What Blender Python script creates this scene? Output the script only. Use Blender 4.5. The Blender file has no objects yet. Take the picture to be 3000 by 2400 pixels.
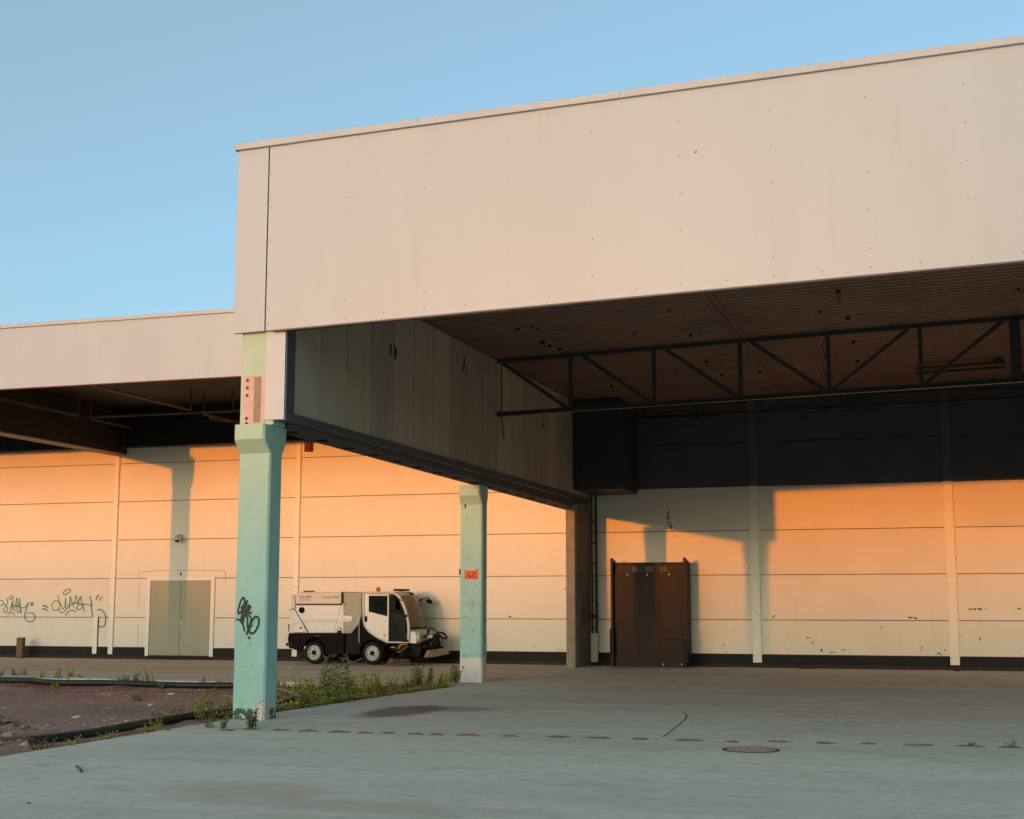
import bpy, math, random
from mathutils import Vector, noise as mnoise
random.seed(7)
S = bpy.context.scene
COL = S.collection

# ------------------------------------------------------------------ camera, sky, sun, exposure
FPX, PITCH, YAW, EYE = 4043.85, 0.1386, 0.3071, 1.7        # focal length in px of the 3000 px wide photograph
cam_d = bpy.data.cameras.new('camera'); cam = bpy.data.objects.new('camera', cam_d); COL.objects.link(cam)
cam.location = (0, 0, EYE); cam.rotation_euler = (math.pi/2 + PITCH, 0, YAW)
cam_d.sensor_fit = 'HORIZONTAL'; cam_d.sensor_width = 36; cam_d.lens = FPX/3000*36
cam_d.clip_start = 0.1; cam_d.clip_end = 3000
S.camera = cam

SUN_AZ, SUN_EL = math.radians(15.0), math.radians(3.35)     # light travels towards +Y, drifting to +X
w = bpy.data.worlds.new('World'); S.world = w; w.use_nodes = True
nt = w.node_tree; bg = nt.nodes['Background']
sky = nt.nodes.new('ShaderNodeTexSky'); sky.sky_type = 'NISHITA'; sky.sun_disc = False
sky.sun_elevation = SUN_EL; sky.sun_rotation = math.pi + SUN_AZ
sky.air_density = 0.62; sky.dust_density = 2.4; sky.ozone_density = 2.0; sky.altitude = 0
air = nt.nodes.new('ShaderNodeMix'); air.data_type = 'RGBA'; air.inputs[0].default_value = 0.3    # thin even high haze over the whole dome
nt.links.new(sky.outputs[0], air.inputs[6]); air.inputs[7].default_value = (0.92, 1.18, 0.52, 1)
nt.links.new(air.outputs[2], bg.inputs[0]); bg.inputs[1].default_value = 0.15
sun_d = bpy.data.lights.new('sun', 'SUN'); sun = bpy.data.objects.new('sun', sun_d); COL.objects.link(sun)
sun_d.energy = 0.615; sun_d.angle = math.radians(0.55); sun_d.color = (1.0, 0.24, 0.0)
sd = Vector((math.sin(SUN_AZ)*math.cos(SUN_EL), math.cos(SUN_AZ)*math.cos(SUN_EL), -math.sin(SUN_EL)))
sun.rotation_euler = sd.to_track_quat('-Z', 'Y').to_euler(); sun.location = (-20, -40, 20)
S.view_settings.view_transform = 'Standard'; S.view_settings.look = 'None'
S.view_settings.exposure = 1.98; S.view_settings.gamma = 1.0
S.cycles.use_denoising = True
S.cycles.max_bounces = 8; S.cycles.diffuse_bounces = 2; S.cycles.transparent_max_bounces = 12
S.cycles.sample_clamp_indirect = 5

# ------------------------------------------------------------------ pixel -> place (camera only gives a direction)
_F = Vector((-math.sin(YAW)*math.cos(PITCH), math.cos(YAW)*math.cos(PITCH), math.sin(PITCH)))
_R = Vector((math.cos(YAW), math.sin(YAW), 0)); _U = _R.cross(_F)
def ray(px, py): return _F + _R*((px-1500)/FPX) - _U*((py-1200)/FPX)
def on_y(px, py, Y):
    d = ray(px, py); return Vector((0, 0, EYE)) + d*(Y/d.y)
def on_z(px, py, Z=0.0):
    d = ray(px, py); return Vector((0, 0, EYE)) + d*((Z-EYE)/d.z)

# ------------------------------------------------------------------ materials
def srgb(r, g, b):
    f = lambda c: (c/255/12.92) if c/255 <= .04045 else ((c/255+.055)/1.055)**2.4
    return (f(r), f(g), f(b))
class Mat:
    def __init__(s, name, col, rough=.6, metal=0, spec=.4):
        s.m = bpy.data.materials.new(name); s.m.use_nodes = True
        s.t = s.m.node_tree; s.b = s.t.nodes['Principled BSDF']
        s.b.inputs['Base Color'].default_value = (*col, 1); s.b.inputs['Roughness'].default_value = rough
        s.b.inputs['Metallic'].default_value = metal; s.b.inputs['Specular IOR Level'].default_value = spec
        s.col = None; s.pos = None; s.c0 = col
    def n(s, t, **k):
        nd = s.t.nodes.new(t)
        for a, v in k.items(): setattr(nd, a, v)
        return nd
    def P(s, scale=(1, 1, 1)):
        g = s.n('ShaderNodeNewGeometry'); m = s.n('ShaderNodeMapping'); m.inputs['Scale'].default_value = scale
        s.t.links.new(g.outputs['Position'], m.inputs[0]); return m.outputs[0]
    def noise(s, scale=1, detail=6, rough=.6, stretch=(1, 1, 1), dist=0):
        nd = s.n('ShaderNodeTexNoise'); nd.inputs['Scale'].default_value = scale; nd.inputs['Detail'].default_value = detail
        nd.inputs['Roughness'].default_value = rough; nd.inputs['Distortion'].default_value = dist
        s.t.links.new(s.P(stretch), nd.inputs['Vector']); return nd.outputs['Fac']
    def ramp(s, fac, lo, hi, v0=0., v1=1.):
        r = s.n('ShaderNodeMapRange'); r.clamp = True
        r.inputs['From Min'].default_value = lo; r.inputs['From Max'].default_value = hi
        r.inputs['To Min'].default_value = v0; r.inputs['To Max'].default_value = v1
        s.t.links.new(fac, r.inputs['Value']); return r.outputs[0]
    def math(s, op, a, b=None):
        m = s.n('ShaderNodeMath', operation=op)
        for i, v in enumerate((a, b)):
            if v is None: continue
            if isinstance(v, (int, float)): m.inputs[i].default_value = v
            else: s.t.links.new(v, m.inputs[i])
        return m.outputs[0]
    def _cur(s): return s.col
    def mix(s, fac, col, blend='MIX'):
        """lay colour col over the current colour where fac is 1"""
        m = s.n('ShaderNodeMix', data_type='RGBA', blend_type=blend)
        if s.col is None: m.inputs[6].default_value = (*s.c0, 1)
        else: s.t.links.new(s.col, m.inputs[6])
        if isinstance(col, tuple): m.inputs[7].default_value = (*col, 1)
        else: s.t.links.new(col, m.inputs[7])
        if isinstance(fac, (int, float)): m.inputs[0].default_value = fac
        else: s.t.links.new(fac, m.inputs[0])
        s.col = m.outputs[2]; s.t.links.new(s.col, s.b.inputs['Base Color']); return s
    def vary(s, scale, amt, stretch=(1, 1, 1), detail=6):
        c = tuple(x*(1-amt) for x in s.c0); return s.mix(s.ramp(s.noise(scale, detail, stretch=stretch), .35, .7), c)
    def bump(s, fac, strength=.2, dist=.01):
        b = s.n('ShaderNodeBump'); b.inputs['Strength'].default_value = strength; b.inputs['Distance'].default_value = dist
        s.t.links.new(fac, b.inputs['Height']); s.t.links.new(b.outputs[0], s.b.inputs['Normal']); return s
    def sep(s):
        g = s.n('ShaderNodeNewGeometry'); x = s.n('ShaderNodeSeparateXYZ'); s.t.links.new(g.outputs['Position'], x.inputs[0]); return x.outputs
    def rnd(s): return s.n('ShaderNodeObjectInfo').outputs['Random']

M = {}
def simple(name, col, rough=.6, metal=0, var=.12, vs=6, bump=0, bs=40, spec=.4, stretch=(1, 1, 1)):
    m = Mat(name, col, rough, metal, spec)
    if var: m.vary(vs, var, stretch)
    if bump: m.bump(m.noise(bs, 4), bump, .004)
    M[name] = m.m; return m
# painted metal cladding
m = Mat('fascia', (.375, .525, .635), .42)
m.mix(m.ramp(m.noise(.9, 5, stretch=(1, 1, .18)), .42, .72), (.355, .495, .60))
m.mix(m.ramp(m.noise(7, 4, stretch=(1, 1, .06)), .58, .8, 0, .4), (.34, .465, .555))
m.mix(m.ramp(m.noise(24, 2), .77, .80), (.36, .36, .37))
m.bump(m.noise(1.1, 2), .12, .02); M['fascia'] = m.m
m = Mat('cap', (.39, .52, .61), .4); m.vary(2, .12, (1, 1, 3)); M['cap'] = m.m
m = Mat('wall', (.80, .78, .70), .5)
m.mix(m.ramp(m.noise(.7, 5), .4, .75), (.755, .735, .655))
m.mix(m.ramp(m.noise(6, 4, stretch=(1, 1, .08)), .6, .85, 0, .6), (.70, .67, .59))
z = m.sep()[2]
dirt = m.math('MULTIPLY', m.ramp(z, .3, 1.3, 1, 0), m.ramp(m.noise(9, 6), .62, .72))
m.mix(m.math('MULTIPLY', dirt, .7), (.25, .21, .17))
hs = m.n('ShaderNodeHueSaturation'); m.t.links.new(m.col, hs.inputs['Color'])
m.t.links.new(m.ramp(m.rnd(), 0, 1, .955, 1.015), hs.inputs['Value']); m.t.links.new(hs.outputs[0], m.b.inputs['Base Color'])
m.bump(m.noise(1.6, 2), .1, .02); M['wall'] = m.m
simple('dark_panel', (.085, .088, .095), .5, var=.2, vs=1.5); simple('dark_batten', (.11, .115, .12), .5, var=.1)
simple('batten', (.86, .84, .77), .4, var=.06, vs=4)
simple('joint', (.10, .07, .055), .8, var=0)
simple('plinth', (.012, .011, .011), .75, var=.4, vs=3)
m = simple('plinth_base', (.055, .042, .036), .9, var=.5, vs=7)
simple('door_paint', (.33, .35, .27), .4, var=.08, vs=2, stretch=(1, 1, .3))
simple('steel', (.45, .44, .42), .35, metal=.8, var=.15)
simple('dark_steel', (.055, .06, .06), .55, metal=0, var=.35, vs=8)
simple('truss_paint', (.06, .058, .052), .5, var=.35, vs=5)
m = simple('rail_paint', (.13, .09, .07), .5, var=.3, vs=5)
m = Mat('deck', (.24, .125, .08), .5); m.mix(m.ramp(m.noise(.6, 5), .4, .7), (.17, .09, .06)); m.mix(m.ramp(m.noise(14, 3), .70, .74), (.02, .02, .02)); M['deck'] = m.m
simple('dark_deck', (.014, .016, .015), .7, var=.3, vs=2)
simple('frame_metal', (.085, .095, .115), .5, var=.25, vs=3)
m = Mat('board', (.47, .41, .31), .8)
m.mix(m.ramp(m.noise(2, 5, stretch=(1, 1, .3)), .4, .7), (.40, .345, .26))
m.mix(m.ramp(m.noise(20, 3), .68, .74), (.26, .23, .19)); m.bump(m.noise(60, 4), .25, .004)
hs = m.n('ShaderNodeHueSaturation'); m.t.links.new(m.col, hs.inputs['Color'])
m.t.links.new(m.ramp(m.rnd(), 0, 1, .80, 1.06), hs.inputs['Value']); m.t.links.new(hs.outputs[0], m.b.inputs['Base Color']); M['board'] = m.m
simple('beam_concrete', (.115, .11, .105), .85, var=.35, vs=3, bump=.3)
m = simple('duct', (.035, .045, .047), .5, var=.2, vs=2)
# teal painted concrete; colour turns to a yellower green towards the top
def teal(name, foot_h, foot_col, corner=None, chips=.66):
    m = Mat(name, (.35, .62, .56), .6)
    m.mix(m.ramp(m.noise(2.2, 6), .4, .7), (.30, .55, .495))
    x, y, z = m.sep()
    m.mix(m.ramp(z, 2.2, 4.6, 0, .5), (.42, .58, .44))
    m.mix(m.ramp(m.noise(38, 3), .66, .72, 0, .6), (.17, .33, .29))
    low = m.ramp(z, .2, 2.6, 1, 0)
    ch = m.ramp(m.math('ADD', m.noise(7, 6, .65), m.math('MULTIPLY', low, .07)), chips, chips+.015)
    m.mix(ch, (.42, .37, .32))
    zz = m.math('ADD', z, m.math('MULTIPLY', m.math('SUBTRACT', m.noise(9, 4), .5), .035 if foot_h < .3 else .012))
    foot = m.ramp(zz, foot_h, foot_h+.012, 1, 0)
    m.mix(foot, foot_col)
    if foot_h < .3:
        m.mix(m.math('MULTIPLY', foot, m.ramp(m.noise(11, 6), .55, .58)), (.55, .52, .48))
    else:
        m.mix(m.math('MULTIPLY', foot, m.ramp(m.noise(9, 6), .58, .70, 0, .7)), (.33, .25, .19))
    if corner:
        d = m.n('ShaderNodeVectorMath', operation='DISTANCE'); g = m.n('ShaderNodeMapping'); g.inputs['Scale'].default_value = (1, 1, .62)
        gg = m.n('ShaderNodeNewGeometry'); m.t.links.new(gg.outputs['Position'], g.inputs[0]); m.t.links.new(g.outputs[0], d.inputs[0]); d.inputs[1].default_value = corner
        dd = m.math('ADD', d.outputs['Value'], m.math('MULTIPLY', m.math('SUBTRACT', m.noise(8, 6, .7), .5), .42))
        br = m.ramp(dd, .17, .19, 1, 0); m.mix(br, (.60, .55, .50))
        m.mix(m.math('MULTIPLY', br, m.ramp(m.noise(30, 5), .5, .62)), (.36, .30, .26))
    m.bump(m.noise(45, 5), .25, .004); M[name] = m.m
teal('teal_tagged', .15, (.035, .10, .085), (-9.63, 18.45, .02), .672)
teal('teal_signed', .51, (.70, .64, .60), None, .61)
teal('teal_plain', .15, (.035, .10, .085))
simple('beige_concrete', (.30, .265, .20), .85, var=.3, vs=4, bump=.3)
simple('infill', (.20, .175, .145), .85, var=.3, vs=3, bump=.3)
m = simple('bare_patch', (.60, .50, .45), .85, var=.15, vs=6, bump=.4)
simple('putty', (.33, .29, .22), .9, var=.3, vs=14)
simple('rust', (.20, .07, .045), .8, var=.4, vs=20)
simple('white_clad', (.41, .55, .66), .4, var=.05, vs=2)
simple('spray_teal', (.10, .27, .27), .7, var=.15, vs=8)
simple('spray_dark', (.006, .026, .026), .5, var=.2, vs=8)
simple('sign_orange', (.75, .085, .008), .45, var=.08)
simple('sign_black', (.015, .012, .012), .5, var=0)
simple('paper', (.75, .7, .6), .6, var=0)
simple('blue_tape', (.02, .06, .17), .5, var=0)
simple('paint_spot', (.62, .66, .58), .6, var=0)
# ground
m = Mat('slab', (.64, .62, .555), .8, spec=.2)
m.mix(m.ramp(m.noise(.35, 5, stretch=(.5, 1.6, 1)), .38, .68), (.53, .51, .45))
m.mix(m.ramp(m.noise(1.3, 7, .7, (.7, 1.0, 1), 1.5), .52, .72, 0, .9), (.40, .385, .33))
m.mix(m.ramp(m.noise(60, 3), .55, .8, 0, .75), (.34, .325, .285))
m.mix(m.ramp(m.noise(5, 7, .75), .50, .68, 0, .75), (.43, .41, .35))
m.mix(m.ramp(m.noise(11, 6, .7), .60, .72, 0, .7), (.74, .72, .64))
m.mix(m.ramp(m.noise(110, 3, .8), .45, .7, 0, .45), (.36, .35, .28))
m.mix(m.ramp(m.noise(26, 4), .70, .73, 0, .9), (.10, .09, .08))
m.mix(m.ramp(m.noise(1.6, 4, .5, (.12, 2.2, 1), .8), .66, .74, 0, .45), (.36, .34, .29))
def ring(cx, cy, r, wd, amt, col):
    d = m.n('ShaderNodeVectorMath', operation='DISTANCE'); gg = m.n('ShaderNodeNewGeometry')
    m.t.links.new(gg.outputs['Position'], d.inputs[0]); d.inputs[1].default_value = (cx, cy, 0)
    dd = m.math('ADD', d.outputs['Value'], m.math('MULTIPLY', m.noise(3, 3), .12))
    k = m.ramp(m.math('ABSOLUTE', m.math('SUBTRACT', dd, r)), 0, wd, amt, 0)
    m.mix(m.math('MULTIPLY', k, m.ramp(m.noise(5, 5), .4, .6)), col)
for (cx, cy, r) in ((-6.2, 20.5, 2.3), (-3.0, 13.2, 2.6), (-4.4, 24.5, 3.1), (-.5, 21.5, 2.2), (-7, 12.2, 1.9), (1.5, 15, 2.4), (-2.2, 29, 3.5)):
    ring(cx, cy, r, .04, .38, (.70, .70, .58)); ring(cx+.6, cy-.3, r*.86, .04, .35, (.31, .31, .29))
def blot(cx, cy, sx, sy, amt, col, edge=.4, wob=1.0):
    x, y, z = m.sep()
    a = m.math('POWER', m.math('DIVIDE', m.math('SUBTRACT', x, cx), sx), 2); b = m.math('POWER', m.math('DIVIDE', m.math('SUBTRACT', y, cy), sy), 2)
    d = m.math('ADD', m.math('ADD', a, b), m.math('MULTIPLY', m.math('SUBTRACT', m.noise(2.2, 5), .5), 1.6*wob))
    m.mix(m.ramp(d, 1-edge, 1+edge, amt, 0), col)
blot(-8.35, 20.6, .55, 1.25, .8, (.15, .085, .085)); blot(-7.75, 21.3, .7, .5, .5, (.17, .10, .10))
for bx, by, bxs, bys in ((-5.0, 11.0, 1.5, .35), (-3.9, 10.2, 1.4, .3), (-6.3, 11.6, .8, .5), (-2.6, 10.5, .6, .2)):
    blot(bx, by, bxs, bys, .55, (.42, .32, .27), .8, 2.6)
for bx, by in ((-1.65, 10.9), (-.7, 10.6), (-.35, 11.4), (.5, 11.0), (-2.6, 10.9)): blot(bx, by, .16, .06, .5, (.42, .36, .24), .5, .6)
m.bump(m.noise(30, 6), .18, .006); M['slab'] = m.m
m = Mat('asphalt', (.56, .50, .40), .9)
m.mix(m.ramp(m.noise(.5, 5, stretch=(.25, 1.5, 1)), .4, .65), (.46, .405, .32)); m.mix(m.ramp(m.noise(70, 3), .5, .8, 0, .6), (.30, .27, .22))
m.mix(m.ramp(m.noise(1.2, 5, stretch=(.12, 2, 1)), .58, .66, 0, .6), (.24, .21, .17)); m.bump(m.noise(60, 4), .4, .006); M['asphalt'] = m.m
simple('kerb', (.66, .60, .48), .9, var=.4, vs=9, bump=.4)
m = Mat('gravel', (.34, .19, .155), .95)
m.mix(m.ramp(m.noise(.45, 6), .4, .65), (.25, .145, .125)); m.mix(m.ramp(m.noise(24, 6, .7), .5, .75, 0, .8), (.46, .33, .28))
m.mix(m.ramp(m.noise(1.3, 5), .60, .68, 0, .6), (.50, .39, .32))
x, y, z = m.sep()
m.mix(m.math('MULTIPLY', m.ramp(y, 22.5, 25.8), m.ramp(m.noise(1.1, 5), .42, .56)), (.26, .065, .035))
m.bump(m.noise(22, 8, .75), .9, .03); M['gravel'] = m.m
simple('stone', (.36, .23, .195), .95, var=.45, vs=25)
simple('pale_stone', (.50, .43, .37), .95, var=.35, vs=20)
simple('earth', (.12, .10, .085), .95, var=.3, vs=.4)
simple('hose', (.014, .018, .02), .45, var=.3, vs=6)
simple('cable', (.28, .22, .17), .7, var=.2)
simple('moss', (.27, .20, .10), .95, var=.5, vs=30, bump=.6)
m = simple('manhole', (.42, .30, .24), .75, var=.3, vs=14, bump=.4); simple('manhole_ring', (.07, .065, .06), .7, var=.3)
def leafmat(name, c1, c2):
    m = Mat(name, c1, .6, spec=.3); m.mix(m.ramp(m.noise(9, 3), .35, .65), c2)
    m.b.inputs['Subsurface Weight'].default_value = 0; M[name] = m.m
leafmat('leaf_dark', (.13, .16, .05), (.19, .21, .06)); leafmat('leaf_lime', (.34, .33, .055), (.42, .38, .07)); leafmat('leaf_dry', (.27, .18, .065), (.18, .14, .05))
simple('stem', (.09, .075, .035), .8, var=.2)
simple('timber', (.20, .125, .085), .85, var=.35, vs=12, stretch=(3, 3, .4), bump=.3)
m = Mat('brown_steel', (.030, .011, .0065), .55, spec=.25); m.mix(m.ramp(m.noise(1.2, 5, stretch=(1, 1, .5)), .4, .68), (.017, .007, .005)); m.mix(m.ramp(m.noise(9, 5, stretch=(1, 1, .3)), .6, .75, 0, .6), (.07, .03, .017))
hs = m.n('ShaderNodeHueSaturation'); m.t.links.new(m.col, hs.inputs['Color']); m.t.links.new(m.ramp(m.rnd(), 0, 1, .8, 1.1), hs.inputs['Value']); m.t.links.new(hs.outputs[0], m.b.inputs['Base Color']); M['brown_steel'] = m.m
simple('dark_brown', (.022, .012, .009), .6, var=.3)
# vehicle
simple('v_white', (.76, .755, .74), .32, var=.07, vs=5, spec=.5)
simple('v_cream', (.62, .60, .53), .35, var=.07, vs=5, spec=.5)
simple('v_grey', (.36, .37, .30), .5, var=.08, vs=8)
m = simple('v_black', (.008, .0075, .007), .65, var=.4, vs=6, spec=.2)
m = simple('v_brown', (.012, .008, .007), .8, var=.4, vs=7, spec=.15)
simple('v_silver', (.48, .49, .50), .5, metal=.15, var=.06)
simple('tyre', (.009, .0088, .0085), .85, var=.3, vs=20)
simple('rim', (.62, .60, .57), .4, var=.25, vs=14)
simple('bristle', (.45, .36, .25), .9, var=.35, vs=40)
simple('bristle_brown', (.27, .15, .10), .9, var=.4, vs=40)
simple('v_text', (.07, .05, .035), .6, var=0); simple('v_text_pale', (.28, .25, .2), .6, var=0)
simple('red_mark', (.30, .035, .02), .5, var=0); simple('orange_arm', (.50, .17, .03), .5, var=.3, vs=10)
m = Mat('amber', (.75, .17, .01), .15); m.b.inputs['Transmission Weight'].default_value = .35; M['amber'] = m.m
m = Mat('glass', (.26, .27, .20), .04, spec=.6); m.b.inputs['Transmission Weight'].default_value = 0
tr = m.n('ShaderNodeBsdfTransparent'); tr.inputs[0].default_value = (.50, .54, .44, 1); mx = m.n('ShaderNodeMixShader')
fr = m.n('ShaderNodeFresnel'); fr.inputs[0].default_value = 1.5
gl = m.n('ShaderNodeBsdfGlossy'); gl.inputs['Roughness'].default_value = .05
m.t.links.new(m.math('ADD', fr.outputs[0], .06), mx.inputs[0]); m.t.links.new(tr.outputs[0], mx.inputs[1]); m.t.links.new(gl.outputs[0], mx.inputs[2])
m.t.links.new(mx.outputs[0], m.t.nodes['Material Output'].inputs['Surface']); M['glass'] = m.m

# ------------------------------------------------------------------ mesh helpers
class MB:
    def __init__(s): s.v = []; s.f = []; s.smooth = False
    def add(s, vs, fs):
        o = len(s.v); s.v += [tuple(v) for v in vs]; s.f += [tuple(i+o for i in f) for f in fs]; return s
    def box(s, x0, x1, y0, y1, z0, z1, dz=0):
        """box; dz lifts the x1 end (for sloping members)"""
        return s.add([(x0, y0, z0), (x1, y0, z0+dz), (x1, y1, z0+dz), (x0, y1, z0), (x0, y0, z1), (x1, y0, z1+dz), (x1, y1, z1+dz), (x0, y1, z1)],
                     [(0, 3, 2, 1), (4, 5, 6, 7), (0, 1, 5, 4), (1, 2, 6, 5), (2, 3, 7, 6), (3, 0, 4, 7)])
    def prism_y(s, pts, y0, y1):
        """polygon of (x, z), drawn counter-clockwise seen from -Y, extruded along Y"""
        a = sum(p[0]*q[1]-q[0]*p[1] for p, q in zip(pts, pts[1:]+pts[:1]))
        if a < 0: pts = pts[::-1]
        n = len(pts)
        return s.add([(x, y0, z) for x, z in pts]+[(x, y1, z) for x, z in pts],
                     [tuple(range(n)), tuple(range(2*n-1, n-1, -1))]+[((i+1) % n, i, n+i, n+(i+1) % n) for i in range(n)])
    def prism_z(s, pts, z0, z1):
        a = sum(p[0]*q[1]-q[0]*p[1] for p, q in zip(pts, pts[1:]+pts[:1]))
        if a < 0: pts = pts[::-1]
        n = len(pts)
        return s.add([(x, y, z0) for x, y in pts]+[(x, y, z1) for x, y in pts],
                     [tuple(range(n-1, -1, -1)), tuple(range(n, 2*n))]+[(i, (i+1) % n, n+(i+1) % n, n+i) for i in range(n)])
    def tube(s, path, r, n=8, caps=True):
        P = [Vector(p) for p in path]; rs = r if isinstance(r, (list, tuple)) else [r]*len(P)
        base = len(s.v); up0 = None
        for i, p in enumerate(P):
            t = (P[min(i+1, len(P)-1)]-P[max(i-1, 0)]).normalized()
            ref = Vector((0, 0, 1)) if abs(t.z) < .9 else Vector((0, 1, 0))
            a = t.cross(ref).normalized()
            if up0 is not None and a.dot(up0) < 0: a = -a
            up0 = a; b = t.cross(a)
            for k in range(n):
                an = 2*math.pi*k/n; s.v.append(tuple(p+(a*math.cos(an)+b*math.sin(an))*rs[i]))
        for i in range(len(P)-1):
            for k in range(n):
                k2 = (k+1) % n; s.f.append((base+i*n+k, base+i*n+k2, base+(i+1)*n+k2, base+(i+1)*n+k))
        if caps:
            s.f.append(tuple(base+k for k in range(n-1, -1, -1))); s.f.append(tuple(base+(len(P)-1)*n+k for k in range(n)))
        return s
    def lathe(s, prof, c, axis='z', n=20, a0=0):
        """profile of (radius, height) round an axis through c"""
        base = len(s.v)
        for r, h in prof:
            for k in range(n):
                an = 2*math.pi*k/n+a0; u, v = r*math.cos(an), r*math.sin(an)
                s.v.append((c[0]+u, c[1]+v, c[2]+h) if axis == 'z' else ((c[0]+u, c[1]-h, c[2]+v) if axis == 'y' else (c[0]+h, c[1]+u, c[2]+v)))
        for i in range(len(prof)-1):
            for k in range(n):
                k2 = (k+1) % n; s.f.append((base+i*n+k, base+i*n+k2, base+(i+1)*n+k2, base+(i+1)*n+k))
        return s
    def bar(s, a, b, wx, wy=None):
        """square bar from a to b"""
        a, b = Vector(a), Vector(b); t = (b-a).normalized(); ref = Vector((0, 1, 0)) if abs(t.y) < .9 else Vector((0, 0, 1))
        p = t.cross(ref).normalized()*wx/2; q = t.cross(p).normalized()*(wy or wx)/2
        vs = [a-p-q, a+p-q, a+p+q, a-p+q, b-p-q, b+p-q, b+p+q, b-p+q]
        return s.add(vs, [(0, 3, 2, 1), (4, 5, 6, 7), (0, 1, 5, 4), (1, 2, 6, 5), (2, 3, 7, 6), (3, 0, 4, 7)])
    def build(s, name, mat, parent=None, bevel=0, smooth=False, kind=None, seg=2):
        me = bpy.data.meshes.new(name)
        off = Vector(parent['_w']) if parent is not None and '_w' in parent else Vector((0, 0, 0))
        me.from_pydata([tuple(Vector(v)-off) for v in s.v], [], s.f); me.validate()
        me.materials.append(M[mat] if isinstance(mat, str) else mat)
        o = bpy.data.objects.new(name, me); COL.objects.link(o); o.parent = parent
        if parent is not None and '_w' in parent: o['_w'] = parent['_w']
        import bmesh
        bm = bmesh.new(); bm.from_mesh(me); bmesh.ops.recalc_face_normals(bm, faces=bm.faces); bm.to_mesh(me); bm.free()
        if smooth:
            for p in me.polygons: p.use_smooth = True
        if bevel:
            b = o.modifiers.new('bevel', 'BEVEL'); b.width = bevel; b.segments = seg; b.limit_method = 'ANGLE'; b.angle_limit = math.radians(40)
        if kind: o['kind'] = kind
        return o
def tag(o, label, cat, group=None):
    o['label'] = label; o['category'] = cat
    if group: o['group'] = group
    return o
def empty(name, loc):
    o = bpy.data.objects.new(name, None); COL.objects.link(o); o.location = loc; o['_w'] = list(loc); o.empty_display_size = .2; return o
def struct(o): o['kind'] = 'structure'; return o
def share(src, parent, loc, name=None):
    c = src.copy(); COL.objects.link(c); c.parent = parent; c.location = loc; return c
def spline(pts, sub=6, closed=False):
    P = [Vector((p[0], p[1])) for p in pts]; out = []; n = len(P)
    rng = range(n if closed else n-1)
    for i in rng:
        g = (lambda k: P[k % n]) if closed else (lambda k: P[max(0, min(n-1, k))])
        p0, p1, p2, p3 = g(i-1), g(i), g(i+1), g(i+2)
        for k in range(sub):
            t = k/sub; out.append(.5*((2*p1)+(p2-p0)*t+(2*p0-5*p1+4*p2-p3)*t*t+(3*p1-p0-3*p2+p3)*t**3))
    if not closed: out.append(P[-1])
    else: out.append(out[0])
    return out
def ribbons(strokes, to_world, width, dy=.002):
    """paint strokes lying on a wall plane; each a hair proud of the one below"""
    mb = MB(); lift = dy
    for st in strokes:
        wd = width
        if isinstance(st, dict): wd = width*st.get('w', 1); closed = st.get('closed', False); st = st['p']
        else: closed = False
        pts = [to_world(p.x, p.y) for p in spline(st, 6, closed)] if len(st) > 1 else None
        if pts is None:
            c = to_world(*st[0]); k = 14; lift += .0003
            mb.add([(c.x+wd*.6*math.cos(a*2*math.pi/k), c.y-lift, c.z+wd*.75*math.sin(a*2*math.pi/k)) for a in range(k)], [tuple(range(k))]); continue
        for i in range(len(pts)-1):
            a, b = pts[i], pts[i+1]; t = Vector((b.x-a.x, 0, b.z-a.z))
            if t.length < 1e-6: continue
            t.normalize(); nrm = Vector((-t.z, 0, t.x))*wd/2; e = t*wd*.28; lift += .00004
            y = Vector((0, -lift, 0)); a2, b2 = a-e, b+e
            mb.add([a2-nrm+y, b2-nrm+y, b2+nrm+y, a2+nrm+y], [(0, 1, 2, 3)])
    return mb
def text_mesh(txt, size, bold=0.0, xs=1.0):
    cu = bpy.data.curves.new('text', 'FONT'); cu.body = txt; cu.size = size; cu.offset = bold; cu.extrude = .0015; cu.resolution_u = 3
    o = bpy.data.objects.new('text', cu); COL.objects.link(o)
    me = bpy.data.meshes.new_from_object(o.evaluated_get(bpy.context.evaluated_depsgraph_get()))
    bpy.data.objects.remove(o); bpy.data.curves.remove(cu); return me
def put_text(name, txt, width, x, y, z, mat, parent, height=None, bold=0.0):
    """lettering on a plane that faces -Y: left end x, base line z, scaled to width"""
    me = text_mesh(txt, 1.0, bold); xs = [v.co.x for v in me.vertices]; zs = [v.co.y for v in me.vertices]
    k = width/(max(xs)-min(xs)); kz = k if height is None else height/(max(zs)-0)
    off = Vector(parent['_w']); x0 = min(xs)
    for v in me.vertices:
        c = v.co.copy(); v.co = Vector((x+(c.x-x0)*k, y-c.z*.8, z+c.y*kz))-off
    me.name = name; me.materials.clear(); me.materials.append(M[mat]); o = bpy.data.objects.new(name, me); COL.objects.link(o); o.parent = parent; return o

YF, YW = 18.35, 37.09
SL = .0252
zf = lambda X: 5.994+SL*X          # foot of the big fascia
zc = lambda X: 7.28+.0275*X        # underside of the roof deck

# ------------------------------------------------------------------ the ground
mb = MB(); mb.add([(-600, -600, -.16), (600, -600, -.16), (600, 600, -.16), (-600, 600, -.16)], [(0, 1, 2, 3)])
struct(mb.build('ground', 'earth'))
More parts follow.
